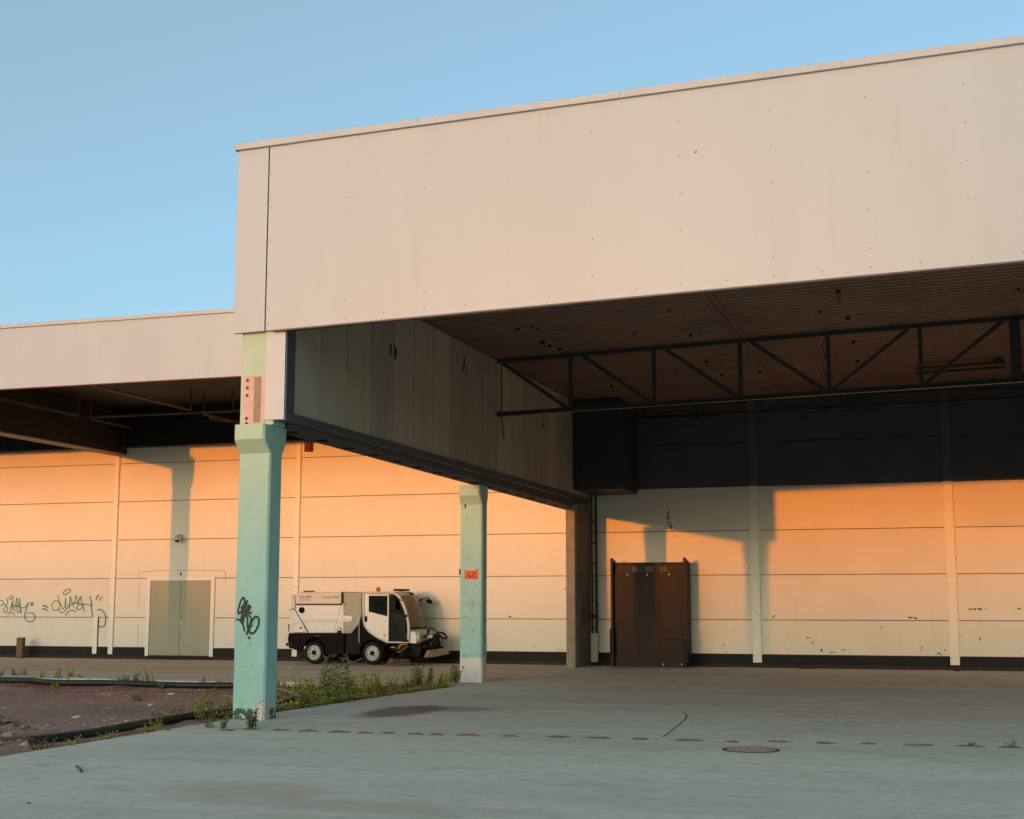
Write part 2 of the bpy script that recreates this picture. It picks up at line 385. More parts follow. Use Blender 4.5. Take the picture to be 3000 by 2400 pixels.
# wooded ridge far behind the camera: the setting sun is already sinking into it
RD = 420; rc = Vector((-12-sd.x*RD, YW-sd.y*RD, 0)); rt = Vector((sd.y, -sd.x, 0)).normalized(); rn = Vector((-sd.x, -sd.y, 0)).normalized()
mb = MB(); n = 90
for i in range(n+1):
    c = rc+rt*(-330+660*i/n); h = 2.85+RD*math.tan(SUN_EL)+.5*mnoise.noise(Vector((i*.6, 0, 0)))
    mb.v += [tuple(c)[:2]+(-.3,), tuple(c+rn*6)[:2]+(h*.8,), tuple(c+rn*14)[:2]+(h,), tuple(c+rn*60)[:2]+(h*.9,), tuple(c+rn*90)[:2]+(-.3,)]
for i in range(n):
    for k in range(4): mb.f.append((i*5+k, i*5+5+k, i*5+6+k, i*5+k+1))
struct(mb.build('distant_ridge', 'leaf_dark', smooth=True))
# concrete yard: its left edge follows the post row
mb = MB(); edge = [(-10.18, -70), (-10.18, 17.9), (-10.14, 20), (-9.95, 24), (-9.70, 27.2), (-9.66, 36.98)]
mb.prism_z(edge+[(70, 36.98), (70, -70)], -.15, 0); slab = struct(mb.build('concrete_slab', 'slab', bevel=.012))
slab['_w'] = [0, 0, 0]
mb = MB(); mb.prism_z([(-60, 27.25), (-9.72, 27.25), (-9.68, 36.98), (-60, 36.98)], -.15, -.006); struct(mb.build('asphalt_apron', 'asphalt', bevel=.01))
random.seed(3)
mb = MB(); x = -46.0
while x < -9.9:                                         # the apron's crumbling concrete edge
    l = random.uniform(.5, 1.3); d = random.uniform(-.05, .05); mb.box(x, min(x+l-.01, -9.86), 26.98+d*.6, 27.24, -.2, .006+d*.16); x += l
struct(mb.build('kerb', 'kerb', bevel=.02))
# gravel bed, uneven
mb = MB(); NX, NY = 230, 180; X0, X1, Y0, Y1 = -40, -10.2, 3.0, 27.0
def gz(X, Y):
    v = Vector((X, Y, 0)); h = -.10+.07*mnoise.noise(v*.35)+.035*mnoise.noise(v*1.1)+.02*mnoise.noise(v*3.1)+.012*mnoise.noise(v*8)
    e = min(1, (-10.18-X)/.8); h = h*e+(-.06+.012*mnoise.noise(v*6))*(1-e)
    e = min(1, max(0, (27.0-Y)/.6)); return h*e+(-.07)*(1-e)
for j in range(NY+1):
    Y = Y0+(Y1-Y0)*j/NY
    for i in range(NX+1):
        X = X1+(X0-X1)*(i/NX)**1.5; mb.v.append((X, Y, gz(X, Y)))
for j in range(NY):
    for i in range(NX):
        a = j*(NX+1)+i; mb.f.append((a, a+1, a+NX+2, a+NX+1))
struct(mb.build('gravel_bed', 'gravel', smooth=True))
ROCK = [(0, 0, .6), (.9, .1, .1), (.2, .8, .05), (-.8, .3, .12), (-.3, -.85, .1), (.55, -.6, .2), (.4, .35, .5), (-.4, .1, .55)]
RF = [(0, 6, 1), (6, 2, 1), (0, 1, 5), (0, 5, 4), (0, 7, 6), (7, 3, 2), (7, 2, 6), (0, 4, 7), (4, 3, 7), (1, 2, 3, 4, 5)]
def rock(mb, X, Y, z, s):
    a = random.uniform(0, 6.3); ca, sa = math.cos(a), math.sin(a); q = [random.uniform(.7, 1.3) for _ in ROCK]
    mb.add([(X+(x*ca-y*sa)*s*k, Y+(x*sa+y*ca)*s*k, z+h*s*k*.8-.1*s) for (x, y, h), k in zip(ROCK, q)], RF)
mb = MB(); mp = MB()
for i in range(11000):
    t = random.random(); X = -10.25-14*t**1.6; Y = random.uniform(9, 26.9); s = random.choice((.012, .014, .018, .022, .03, .045))*random.uniform(.7, 1.2)
    (mp if mnoise.noise(Vector((X*.6, Y*.6, 3))) > .18 and random.random() < .7 else mb).__class__
    rock(mp if (mnoise.noise(Vector((X*.6, Y*.6, 3))) > .2 and random.random() < .6) else mb, X, Y, gz(X, Y), s)
o = mb.build('gravel', 'stone', kind='stuff'); tag(o, 'loose purple-brown gravel strewn over the bare ground beside the slab', 'gravel')
o = mp.build('pale_gravel', 'pale_stone', kind='stuff'); tag(o, 'pale crushed stone mixed into the bare gravel ground', 'gravel')
# rubble heap at the slab's corner
hp = on_z(20, 2150, -.05)
mb = MB()
for i in range(260):
    a = random.uniform(0, 6.3); r = abs(random.gauss(0, .38)); rock(mb, hp.x-.25+r*math.cos(a), hp.y+.1+r*math.sin(a)*1.1, -.1+max(0, .30-.42*r)*random.uniform(.6, 1), random.uniform(.03, .085))
o = mb.build('rubble_heap', 'stone', kind='stuff'); tag(o, 'heap of broken rubble and earth at the concrete slab edge', 'rubble')
random.seed(11)
for i, (px, py, s, mt, lab) in enumerate(((28, 2160, .13, 'stone', 'large reddish rock on top of the rubble heap'), (72, 2172, .085, 'pale_stone', 'pale grey lump of concrete at the rubble heap foot beside the black hose'))):
    mb = MB(); p = on_z(px, py, .08); rock(mb, p.x, p.y, .10-.06*i, s); tag(mb.build('rock', mt), lab, 'rock')
p = on_z(84, 2355); mb = MB(); rock(mb, p.x, p.y, .004, .03); tag(mb.build('stone', 'rust'), 'small brown stone lying alone on the bare concrete slab', 'stone')
a, b = on_z(224, 2248), on_z(239, 2264); mb = MB(); mb.tube([(a.x, a.y, .014), ((a.x+b.x)/2+.01, (a.y+b.y)/2, .018), (b.x, b.y, .014)], .012, 8); tag(mb.build('rubber_scrap', 'hose'), 'short black scrap of rubber lying on the pale concrete slab', 'scrap')

# ------------------------------------------------------------------ warehouse back wall
wall = empty('warehouse_wall', (-10, YW, 0)); tag(wall, 'long white warehouse wall of horizontal metal panels with a black plinth', 'wall')
mb = MB(); mb.box(-46, 14, YW+.035, YW+8, -.1, 8.1); mb.build('wall_core', 'joint', wall)
BAT = [(-37.0, .17), (-30.8, .17), (-24.63, .16), (-18.42, .16), (-4.985, .23), (-.035, .23), (4.93, .23), (9.9, .23)]
JO = [.335]+[1.234+1.1806*k for k in range(6)]+[8.1]
DX0, DX1, DZ = -23.42, -21.10, 2.44      # door opening
edges = [-46]+[b[0] for b in BAT[:4]]+[-9.72]+[b[0] for b in BAT[4:]]+[14]
for i in range(len(edges)-1):
    for k in range(len(JO)-1):
        x0, x1, z0, z1 = edges[i]+.01, edges[i+1]-.01, JO[k]+.009, JO[k+1]-.009
        spans = [(x0, x1, z0, z1)]
        if x0 < DX0 and x1 > DX1:
            if z0 < DZ-.2: spans = [(x0, DX0+.02, z0, z1), (DX1-.02, x1, z0, z1)]
        for (a, b, c, d) in spans:
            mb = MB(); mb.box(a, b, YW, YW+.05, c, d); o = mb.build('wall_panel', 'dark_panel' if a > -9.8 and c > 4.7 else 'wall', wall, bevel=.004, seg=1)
for bx, bw in BAT:
    zt_ = 8.05 if bx < -9 else 4.776
    mb = MB(); mb.box(bx-bw/2, bx+bw/2, YW-.045, YW+.02, .125, zt_); mb.box(bx+bw/2, bx+bw/2+.02, YW-.012, YW+.01, .13, zt_)
    mb.build('batten', 'batten', wall, bevel=.004, seg=1)
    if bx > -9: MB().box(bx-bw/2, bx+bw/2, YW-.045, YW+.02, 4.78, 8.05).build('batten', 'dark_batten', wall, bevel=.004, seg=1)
    mb = MB(); z = .3
    while z < 7:
        for sx in (-1, 1): mb.lathe([(.011, 0), (.011, .008), (0, .008)], (bx+sx*(bw/2-.022) if sx < 0 else bx+bw/2+.012, YW-.045 if sx < 0 else YW-.012, z), 'y', 6)
        z += .62
    mb.build('screws', 'dark_steel', wall, kind='stuff')
mb = MB(); mb.box(-25.27, -25.11, YW-.04, YW+.01, .13, 1.25); mb.build('cover_strip', 'batten', wall, bevel=.004)
mb = MB(); mb.box(-25.109, -25.085, YW-.01, YW+.01, .13, 1.26); mb.build('slot', 'plinth_base', wall)
mb = MB()
random.seed(5); x = -46.0
while x < 14:
    l = random.uniform(1.5, 4.5); x2 = min(14, x+l)
    for a, b in ([(x, x2)] if not (x < DX1 and x2 > DX0) else [(x, max(x, DX0+.02)), (min(x2, DX1-.02), x2)]):
        if b-a > .01: mb.box(a, b-.004, YW-.028-random.uniform(0, .008), YW+.03, .09, .334+random.uniform(-.012, .004))
    x = x2
mb.build('plinth', 'plinth', wall)
mb = MB(); mb.box(-46, 14, YW-.075, YW+.02, -.1, .088); mb.build('plinth_footing', 'plinth_base', wall, bevel=.02)
mb = MB(); p = on_y(906, 1311, YW); mb.box(p.x-.11, p.x+.11, YW-.12, YW-.001, p.z-.13, p.z+.14); mb.build('vent', 'rust', wall, bevel=.01)
MB().box(-8.12, -5.12, YW-.04, YW-.001, 6.66, 7.02).build('top_strip', 'rail_paint', wall, bevel=.004)
# double door
mb = MB()
mb.box(-23.42, -23.30, YW-.04, YW+.06, .08, 2.44); mb.box(-21.225, -21.10, YW-.04, YW+.06, .08, 2.44); mb.box(-23.30, -21.225, YW-.04, YW+.06, 2.345, 2.44)
mb.build('door_frame', 'batten', wall, bevel=.004)
for x0, x1 in ((-23.298, -22.268), (-22.258, -21.227)):
    mb = MB(); mb.box(x0, x1, YW-.015, YW+.03, .11, 2.343); leaf = mb.build('door_leaf', 'door_paint', wall, bevel=.004)
    hx = x0+.05 if x0 > -22.5 else None
    if hx:
        mb = MB(); mb.tube([(hx, YW-.016, 1.20), (hx, YW-.07, 1.20), (hx, YW-.07, 1.36), (hx, YW-.016, 1.36)], .012, 8); mb.build('handle', 'steel', leaf)
        mb = MB(); mb.lathe([(.028, 0), (.028, .015), (0, .015)], (hx, YW-.0155, 1.08), 'y', 12); mb.lathe([(.022, 0), (.022, .012), (0, .012)], (hx, YW-.0155, .99), 'y', 12); mb.build('lock', 'steel', leaf)
    for hz in (.4, 1.2, 2.05):
        mb = MB(); xx = x0-.004 if x0 < -22.5 else x1+.004; mb.tube([(xx, YW-.025, hz-.06), (xx, YW-.025, hz+.06)], .012, 6); mb.build('hinge', 'steel', leaf)
mb = MB(); mb.box(-23.35, -21.17, YW-.09, YW+.02, .0, .09); mb.build('door_sill', 'plinth', wall, bevel=.01)
mb = MB(); p = on_y(530, 1682, YW); mb.box(p.x-.018, p.x+.018, YW-.03, YW-.001, p.z-.04, p.z+.05); mb.build('door_sensor', 'dark_steel', wall)
# scuffed outline of an old awning over the door
mb = ribbons([[(408, 1677), (450, 1673), (500, 1672)], [(515, 1672), (560, 1671), (640, 1672), (661, 1674)], {'p': [(407, 1680), (406, 1692)], 'w': 1.4}, {'p': [(661, 1675), (661, 1708)], 'w': 1.2}, [(408, 1708), (407, 1776)], [(405, 1830), (404, 1900)]], lambda a, b: on_y(a, b, YW), .012)
mb.build('scuff_outline', 'putty', wall)
# graffiti on the wall
k = .1623; g2 = lambda a, b: on_y(a*k, 1700+b*k, YW)
def ell(cx, cy, rx, ry, t): return [(cx+rx*math.cos(a)*math.cos(t)-ry*math.sin(a)*math.sin(t), cy+rx*math.cos(a)*math.sin(t)+ry*math.sin(a)*math.cos(t)) for a in [i*math.pi/5 for i in range(10)]]
left = [[(-60, 430), (-30, 375), (0, 365), (40, 370), (70, 420), (60, 440)], [(-40, 500), (0, 470), (40, 440), (90, 440), (130, 480), (140, 540), (100, 580), (65, 560), (70, 520), (110, 470), (140, 400), (130, 320)],
        {'p': ell(205, 317, 38, 27, -.4), 'closed': True}, [(185, 560), (205, 460), (240, 370), (225, 500), (275, 555)], [(195, 500), (240, 440), (262, 520)], [(260, 480), (290, 430), (305, 325), (330, 440), (270, 470)],
        [(355, 335), (362, 420), (320, 490), (312, 560), (345, 580), (372, 520), (385, 595), (362, 440)], [(290, 480), (360, 480), (430, 500), (480, 460), (515, 405), (480, 520), (450, 620), (455, 700), (510, 745), (580, 745), (630, 690), (630, 630), (580, 590), (500, 600)],
        [(145, 610), (180, 585), (230, 585), (270, 625)], [(583, 400), (556, 455)], [(600, 405), (588, 455)]]
right = [{'p': [(775, 462), (820, 465), (860, 490)], 'w': 1.5}, {'p': [(765, 525), (810, 520), (860, 555)], 'w': 1.3}, [(1045, 275), (1065, 370), (1110, 460), (1130, 520), (1170, 470), (1185, 330), (1190, 460), (1195, 520)],
         [(1090, 440), (1040, 380), (980, 385), (940, 440), (950, 520), (990, 545), (1050, 525), (1090, 450), (1070, 500), (1080, 560), (1120, 590), (1170, 560), (1230, 480), (1260, 400), (1270, 290), (1255, 515)], [(1270, 290), (1300, 400), (1340, 490)],
         [(1240, 455), (1320, 425), (1360, 350), (1370, 280), (1400, 385), (1330, 430)], [(1340, 420), (1430, 420), (1410, 450), (1385, 510), (1410, 535), (1470, 510), (1490, 450), (1440, 440)], [(1420, 410), (1455, 295), (1490, 440), (1530, 560)],
         [(1450, 435), (1570, 435), (1650, 465), (1660, 430), (1625, 290), (1650, 400), (1655, 520), (1680, 665)], {'p': ell(1212, 208, 76, 34, -.62), 'closed': True}, [(1185, 635), (1230, 575), (1300, 545), (1350, 555), (1355, 580)],
         [(1740, 350), (1755, 300), (1795, 270)], [(1800, 365), (1820, 325), (1860, 310)], {'p': [(1765, 545), (1810, 530), (1870, 570), (1910, 650), (1905, 770), (1870, 835), (1830, 845), (1780, 820)], 'w': 1.2}]
for st in (left, right):
    o = ribbons(st, g2, .030).build('graffiti_tag', 'spray_teal', wall); o['label'] = 'teal sprayed graffiti scrawl'
# knocks and scrapes on the right-hand panels (pixels give the wall position)
random.seed(21)
mb = MB(); lift = .002
for (px, py, sx, sy, n) in ((1957, 1520, 6, 26, 34), (1966, 1545, 4, 14, 14), (2370, 1868, 9, 5, 7), (2382, 1885, 5, 8, 5), (2405, 1907, 8, 4, 9), (2437, 1912, 10, 3, 7), (2472, 1905, 4, 4, 4), (2667, 1809, 14, 4, 9), (2580, 1838, 3, 2, 2), (2750, 1916, 9, 3, 9), (2770, 1904, 3, 5, 3), (2865, 1785, 18, 2, 14), (2985, 1784, 6, 2, 5), (2267, 1806, 4, 4, 5), (2120, 1890, 5, 5, 4), (2025, 1793, 3, 3, 3), (1655, 1726, 2, 3, 3), (1650, 1905, 2, 2, 2), (3012, 1900, 4, 4, 3), (2870, 1872, 3, 8, 4), (1494, 1806, 12, 3, 4)):
    for q in range(n):
        p = on_y(px+random.gauss(0, sx*.5), py+random.gauss(0, sy*.5)+((0)), YW); r = random.uniform(.006, .022); lift += .00002
        kk = 7; an = [random.uniform(.6, 1.3) for _ in range(kk)]; st = 2.2 if sx > 10 else 1
        mb.add([(p.x+r*st*an[t]*math.cos(6.283*t/kk), YW-lift, p.z+r*an[t]*math.sin(6.283*t/kk)) for t in range(kk)], [tuple(range(kk))])
mb.build('scuff_marks', 'plinth_base', wall, kind='stuff')
# security camera
p = on_y(527, 1578, YW); cm = empty('security_camera', (p.x, YW, p.z)); tag(cm, 'small dome security camera on a wall bracket above the double door', 'camera')
mb = MB(); mb.box(p.x+.0, p.x+.09, YW-.02, YW-.001, p.z-.10, p.z+.12); mb.build('wall_plate', 'v_cream', cm, bevel=.004)
mb = MB(); mb.bar((p.x+.045, YW-.02, p.z+.08), (p.x+.045, YW-.26, p.z+.09), .06, .05); mb.build('bracket', 'v_cream', cm, bevel=.005)
mb = MB(); mb.lathe([(0, .07), (.05, .065), (.085, .03), (.09, -.02), (.085, -.05)], (p.x+.045, YW-.24, p.z-.005), 'z', 18); mb.build('housing', 'v_cream', cm, smooth=True)
mb = MB(); mb.lathe([(.07, -.052), (.066, -.085), (.04, -.115), (0, -.125)], (p.x+.045, YW-.24, p.z-.005), 'z', 18); mb.build('dome', 'v_black', cm, smooth=True)
# timber stub
a, b = on_y(49, 1922, 36.55), on_y(67, 1922, 36.55); t = on_y(52, 1868, 36.55)
mb = MB(); mb.box(a.x, b.x-.01, 36.5, 36.66, -.006, t.z); tag(mb.build('timber_post', 'timber', bevel=.012), 'short weathered timber stub standing before the black plinth', 'post')

# ------------------------------------------------------------------ concrete posts
def post(name, x0, x1, y0, y1, ztop, mat, zcorb, corb=.17, cw=.5, ch=.03):
    r = empty(name, ((x0+x1)/2, (y0+y1)/2, 0)); mb = MB()
    def sec(xa, xb, ya, yb, z): return [(xa+ch, ya, z), (xb-ch, ya, z), (xb, ya+ch, z), (xb, yb-ch, z), (xb-ch, yb, z), (xa+ch, yb, z), (xa, yb-ch, z), (xa, ya+ch, z)]
    lv = [sec(x0, x1, y0, y1, -.05)]
    if zcorb:
        lv += [sec(x0, x1, y0, y1, zcorb), sec(x0, x1-.02, y0-corb, y1+corb, zcorb+.20), sec(x0, x1-.02, y0-corb, y1+corb, zcorb+.43)]
    else: lv += [sec(x0, x1, y0, y1, ztop)]
    for l in lv: mb.v += l
    for i in range(len(lv)-1):
        for k in range(8): mb.f.append((i*8+k, i*8+(k+1) % 8, (i+1)*8+(k+1) % 8, (i+1)*8+k))
    mb.f.append(tuple(range(7, -1, -1))); n = (len(lv)-1)*8; mb.f.append(tuple(range(n, n+8)))
    mb.build('shaft', mat, r, bevel=.006)
    return r
p1 = post('concrete_post', -10.165, -9.635, 18.45, 18.85, 0, 'teal_tagged', 3.90); tag(p1, 'teal concrete post with dark graffiti tag and broken white foot', 'post', 'posts carrying the loading canopy')
mb = MB(); mb.box(-10.165, -9.60, 18.452, 18.85, 4.331, 5.83); mb.build('upper_shaft', 'teal_tagged', p1, bevel=.015)
mb = MB(); mb.box(-10.11, -9.742, 18.444, 18.5, 4.345, 5.09); mb.build('bare_patch', 'bare_patch', p1, bevel=.004)
mb = MB(); mb.box(-9.93, -9.815, 18.440, 18.46, 4.37, 5.065); mb.build('mortar_strip', 'putty', p1)
for zz in (5.02, 4.905, 4.79, 4.44, 4.365):
    mb = MB(); mb.lathe([(.026, 0), (.026, .006), (.012, .004), (0, .004)], (-10.045, 18.4438, zz), 'y', 12); mb.build('bolt', 'rust', p1)
kx = .09275; ptag = lambda a, b: on_y(680+a*kx, 1740+b*kx, 18.45)
st = [[(290, 460), (390, 300), (385, 150), (340, 135), (270, 250), (205, 480), (195, 590), (230, 620), (310, 540), (420, 330), (480, 220)], {'p': [(480, 225), (400, 450), (330, 640), (290, 830)], 'w': 1.2}, {'p': [(530, 350), (440, 560), (370, 780), (340, 930)], 'w': 1.0},
      {'p': [(585, 395), (510, 540), (440, 640), (420, 700)], 'w': 1.2}, {'p': [(470, 600), (540, 605), (610, 592)], 'w': 1.15}, {'p': [(140, 820), (210, 810), (290, 890), (350, 990), (380, 1100), (395, 1180)], 'w': .85}, {'p': [(465, 640), (490, 800), (485, 1000), (500, 1090), (560, 960), (600, 820), (580, 710), (520, 690)], 'w': .8},
      {'p': [(465, 1290), (530, 1100), (600, 930), (680, 780), (770, 720), (840, 780), (850, 900), (800, 1080), (710, 1210), (620, 1250), (560, 1200), (550, 1100), (590, 1030), (640, 1000)], 'w': .95}, [(545, 1385)]]
o = ribbons(st, ptag, .031).build('graffiti_tag', 'spray_dark', p1); o['label'] = 'dark green sprayed graffiti tag'
# broken concrete at the foot: a rough spalled edge
random.seed(4); mb = MB()
for i in range(26): rock(mb, -9.66+random.gauss(0, .12), 18.40+random.uniform(-.1, .03), -.005, random.uniform(.008, .022))
mb.build('spalled_bits', 'pale_stone', p1, kind='stuff')
p2 = post('concrete_post', -10.205, -9.69, 28.43, 28.76, 0, 'teal_signed', 3.80, .13); tag(p2, 'chipped teal concrete post with an orange notice and white painted foot', 'post', 'posts carrying the loading canopy')
p3 = post('concrete_post', -9.735, -9.485, 35.40, 35.75, 4.30, 'beige_concrete', 0, ch=.012); tag(p3, 'narrow unpainted beige concrete post beside the warehouse wall', 'post', 'posts carrying the loading canopy')
mb = MB(); mb.box(-9.70, -9.47, 35.76, YW-.09, -.02, 4.35); o = mb.build('infill_panel', 'infill', None, bevel=.006); tag(o, 'grey concrete infill wall between the beige post and the warehouse wall', 'wall'); o['_w'] = [0, 0, 0]
mb = MB(); mb.box(-9.472, -9.462, 36.05, 36.32, 1.06, 1.85); mb.build('hatch', 'dark_steel', o)
# white spots left by old notices and chips of tape
mb = MB(); lift = 0
for (px, py) in ((1362.5, 1652.5), (1398.5, 1652.5), (1362.5, 1663), (1398.5, 1663), (1362, 1702), (1398, 1702), (1362, 1726), (1362, 1732), (1398, 1728), (1362, 1742), (1398, 1742), (1362, 1751), (1398, 1751)):
    q = on_y(px, py, 28.43); mb.lathe([(.013, 0), (.013, .002), (0, .003)], (q.x, 28.4285, q.z), 'y', 8)
mb.build('glue_spots', 'paint_spot', p2, kind='stuff')
mb = MB(); q = on_y(1350, 1677, 28.43); mb.box(-10.225, -10.195, 28.425, 28.47, q.z-.05, q.z+.07); q2 = on_y(1363.5, 1484, 28.43); mb.build('tape', 'blue_tape', p2, bevel=.004)
mb = MB(); mb.box(q2.x-.02, q2.x+.02, 28.415, 28.431, q2.z-.04, q2.z+.05); mb.build('tape', 'blue_tape', p2, bevel=.003)
# orange notice
a, b = on_y(1361, 1668, 28.42), on_y(1400, 1697, 28.42); sg = empty('notice', (a.x, 28.42, b.z)); tag(sg, 'orange recycling notice with black arrows fixed to the chipped post', 'sign')
mb = MB(); mb.box(a.x, b.x, 28.419, 28.4285, b.z, a.z); mb.build('board', 'sign_orange', sg)
W, H = b.x-a.x, a.z-b.z; cx, cz = a.x+W*.49, b.z+H*.60
mb = MB(); mb.box(a.x+W*.13, a.x+W*.76, 28.4165, 28.4185, a.z-H*.12, a.z-H*.02); mb.build('paper_strip', 'paper', sg)
mb = MB()
for t in range(3):
    an = math.radians(90+120*t); R = .075
    P = [Vector((math.cos(an+d), math.sin(an+d))) for d in (-1.047, 0, 1.047)]
    for (f0, f1) in ((-.78, -.12), (.12, .62)):
        A = Vector((math.cos(an+f0*1.047), math.sin(an+f0*1.047)))*R*.92; B = Vector((math.cos(an+f1*1.047), math.sin(an+f1*1.047)))*R*.92
        nn = Vector((-(B-A).y, (B-A).x)).normalized()*.014
        mb.add([(cx+v.x, 28.4172-.0002*t-(.0001 if f0 > 0 else 0), cz+v.y) for v in (A-nn, B-nn, B+nn, A+nn)], [(0, 1, 2, 3)])
    A = Vector((math.cos(an+.55*1.047), math.sin(an+.55*1.047)))*R*.92; d2 = Vector((-math.sin(an+.6*1.047), math.cos(an+.6*1.047))); e2 = Vector((d2.y, -d2.x))
    mb.add([(cx+v.x, 28.4168-.0002*t, cz+v.y) for v in (A-e2*.026, A+d2*.036, A+e2*.026)], [(0, 1, 2)])
mb.build('recycling_arrows', 'sign_black', sg)
put_text('lettering', 'ENERGIAJÄE', W*.84, a.x+W*.06, 28.4188, b.z+H*.13, 'sign_black', sg, H*.18, .012)

# ------------------------------------------------------------------ canopy beam with board infill, side of the big bay
def beam(xo, label, vis=True):
    B = empty('canopy_beam', (xo-9.7, 27, 4.2)); tag(B, label, 'beam')
    y = 18.76; k = 0
    while y < 36.9:
        y2 = min(19.75+.999*k, 36.98); x = xo-9.45
        mb = MB(); mb.add([(x-.08, y+.016, 4.53), (x, y+.016, 4.53), (x, y2-.016, 4.53), (x-.08, y2-.016, 4.53), (x-.08, y+.016, zc(x)-.01), (x, y+.016, zc(x)-.01), (x, y2-.016, zc(x)-.01), (x-.08, y2-.016, zc(x)-.01)],
                           [(0, 3, 2, 1), (4, 5, 6, 7), (0, 1, 5, 4), (1, 2, 6, 5), (2, 3, 7, 6), (3, 0, 4, 7)])
        mb.build('wall_board', 'board', B, bevel=.004, seg=1); y = y2; k += 1
    mb = MB(); mb.box(xo-9.98, xo-9.535, 18.86, 36.98, 4.36, zc(xo-9.8)); mb.build('core', 'beam_concrete', B)
    mb = MB(); mb.box(xo-9.53, xo-9.415, 18.78, 36.98, 4.40, 4.528); mb.box(xo-9.58, xo-9.417, 18.50, 18.775, 4.402, zc(xo-9.4)-.01); mb.build('edge_frame', 'frame_metal', B, bevel=.006)
    mb = MB(); mb.box(xo-9.738, xo-9.416, 18.425, 18.497, 4.401, 5.80); mb.build('end_cladding', 'white_clad', B, bevel=.004)
    # ledge below, falling slightly towards the wall, with fixing pockets
    mb = MB(); xa, xb = xo-9.95, xo-9.56
    z0, z1 = 4.325, 4.165; ya, yb = 18.86, 36.98
    mb.add([(xa, ya, z0), (xb, ya, z0+.03), (xb, yb, z1+.03), (xa, yb, z1), (xa, ya, 4.38), (xb, ya, 4.395), (xb, yb, 4.395), (xa, yb, 4.38)], [(0, 3, 2, 1), (4, 5, 6, 7), (0, 1, 5, 4), (1, 2, 6, 5), (2, 3, 7, 6), (3, 0, 4, 7)])
    mb.build('ledge', 'beam_concrete', B, bevel=.01)
    if vis:
        for i in range(15):
            yy = 19.35+i*1.08; zz = z0+(z1-z0)*(yy-ya)/(yb-ya)
            mb = MB(); mb.box(xo-9.86, xo-9.72, yy, yy+.2, zz-.006, zz+.03); mb.build('fixing_pocket', 'plinth', B)
        for (px, py, rx, rz) in ((1144, 1026, .05, .12), (1158, 1033, .06, .13), (1592, 1243, .05, .10), (1360, 1060, .04, .14), (1357, 1080, .03, .10), (1366, 1085, .025, .06)):
            d = ray(px, py); t = (-9.45)/d.x; q = Vector((0, 0, EYE))+d*t
            mb = MB(); mb.add([(xo-9.448+.001, q.y+rx*math.cos(a*.628)*random.uniform(.8, 1.2), q.z+rz*math.sin(a*.628)*random.uniform(.8, 1.2)) for a in range(10)], [tuple(range(10))]); mb.build('hole_mark', 'plinth', B)
    return B
beam(0, 'dark beam of upright boards running from the tagged post to the warehouse')
beam(14.7, 'board beam closing the far side of the loading bay', False)
rp = post('concrete_post', 4.50, 5.06, 18.45, 18.85, 0, 'teal_plain', 3.90); tag(rp, 'teal concrete post carrying the far side of the loading bay', 'post', 'posts carrying the loading canopy')

# ------------------------------------------------------------------ loading canopy
can = empty('loading_canopy', (-2, YF, 5.9)); tag(can, 'large flat canopy with tall white fascia over the loading bay', 'canopy')
XE = 9.0
def slant(x0, x1, y0, y1, z0, z1, sl=SL): mb = MB(); mb.add([(x, y, zb+sl*x) for zb in (z0, z1) for (x, y) in ((x0, y0), (x1, y0), (x1, y1), (x0, y1))], [(0, 3, 2, 1), (4, 5, 6, 7), (0, 1, 5, 4), (1, 2, 6, 5), (2, 3, 7, 6), (3, 0, 4, 7)]); return mb
slant(-10.256, -9.735, YF, YF+.08, 5.994, 8.92).build('fascia_panel', 'fascia', can, bevel=.004)
slant(-9.715, XE, YF, YF+.08, 5.994, 8.92).build('fascia_panel', 'fascia', can, bevel=.004)
slant(-9.74, -9.71, YF+.02, YF+.075, 6.0, 8.9).build('panel_joint', 'plinth_base', can)
slant(-10.25, -10.17, YF+.081, 36.9, 6.6, 8.92).build('side_fascia', 'fascia', can)
slant(-10.2, XE, YF+.081, YF+.11, 6.02, 8.9).build('fascia_backing', 'dark_steel', can)
for a, b in ((-10.30, -7.27), (-7.268, -4.21), (-4.208, -1.14), (-1.138, 1.93), (1.932, 5.0), (5.002, XE)):
    slant(a, b, YF-.055, YF+.3, 8.866, 8.966).build('coping', 'cap', can, bevel=.004)
slant(-9.6, XE, YF-.006, YF+.12, 5.972, 5.9935).build('drip_edge', 'frame_metal', can)
mb = MB(); x = -9.68; i = 0
while x < 8:
    for k in range(6 if i % 1 == 0 else 1):
        zz = zf(x)+.10+(0 if k == 0 else .255+.52*(k-1)); mb.lathe([(.012, 0), (.010, .004), (0, .005)], (x+.006*math.sin(k*5+i), YF-.0005, zz), 'y', 6)
    mb.lathe([(.012, 0), (.010, .004), (0, .005)], (x+.63, YF-.0005, zf(x+.63)+.10), 'y', 6)
    x += 1.26; i += 1
mb.build('screws', 'putty', can, kind='stuff')
p = on_y(2038, 446, YF); mb = MB(); mb.add([(p.x+r*math.cos(a*.785), YF-.0015, p.z+r*math.sin(a*.785)) for a, r in enumerate((.03, .018, .03, .02, .028, .022, .024, .018))], [tuple(range(8))]); mb.build('stain', 'putty', can)
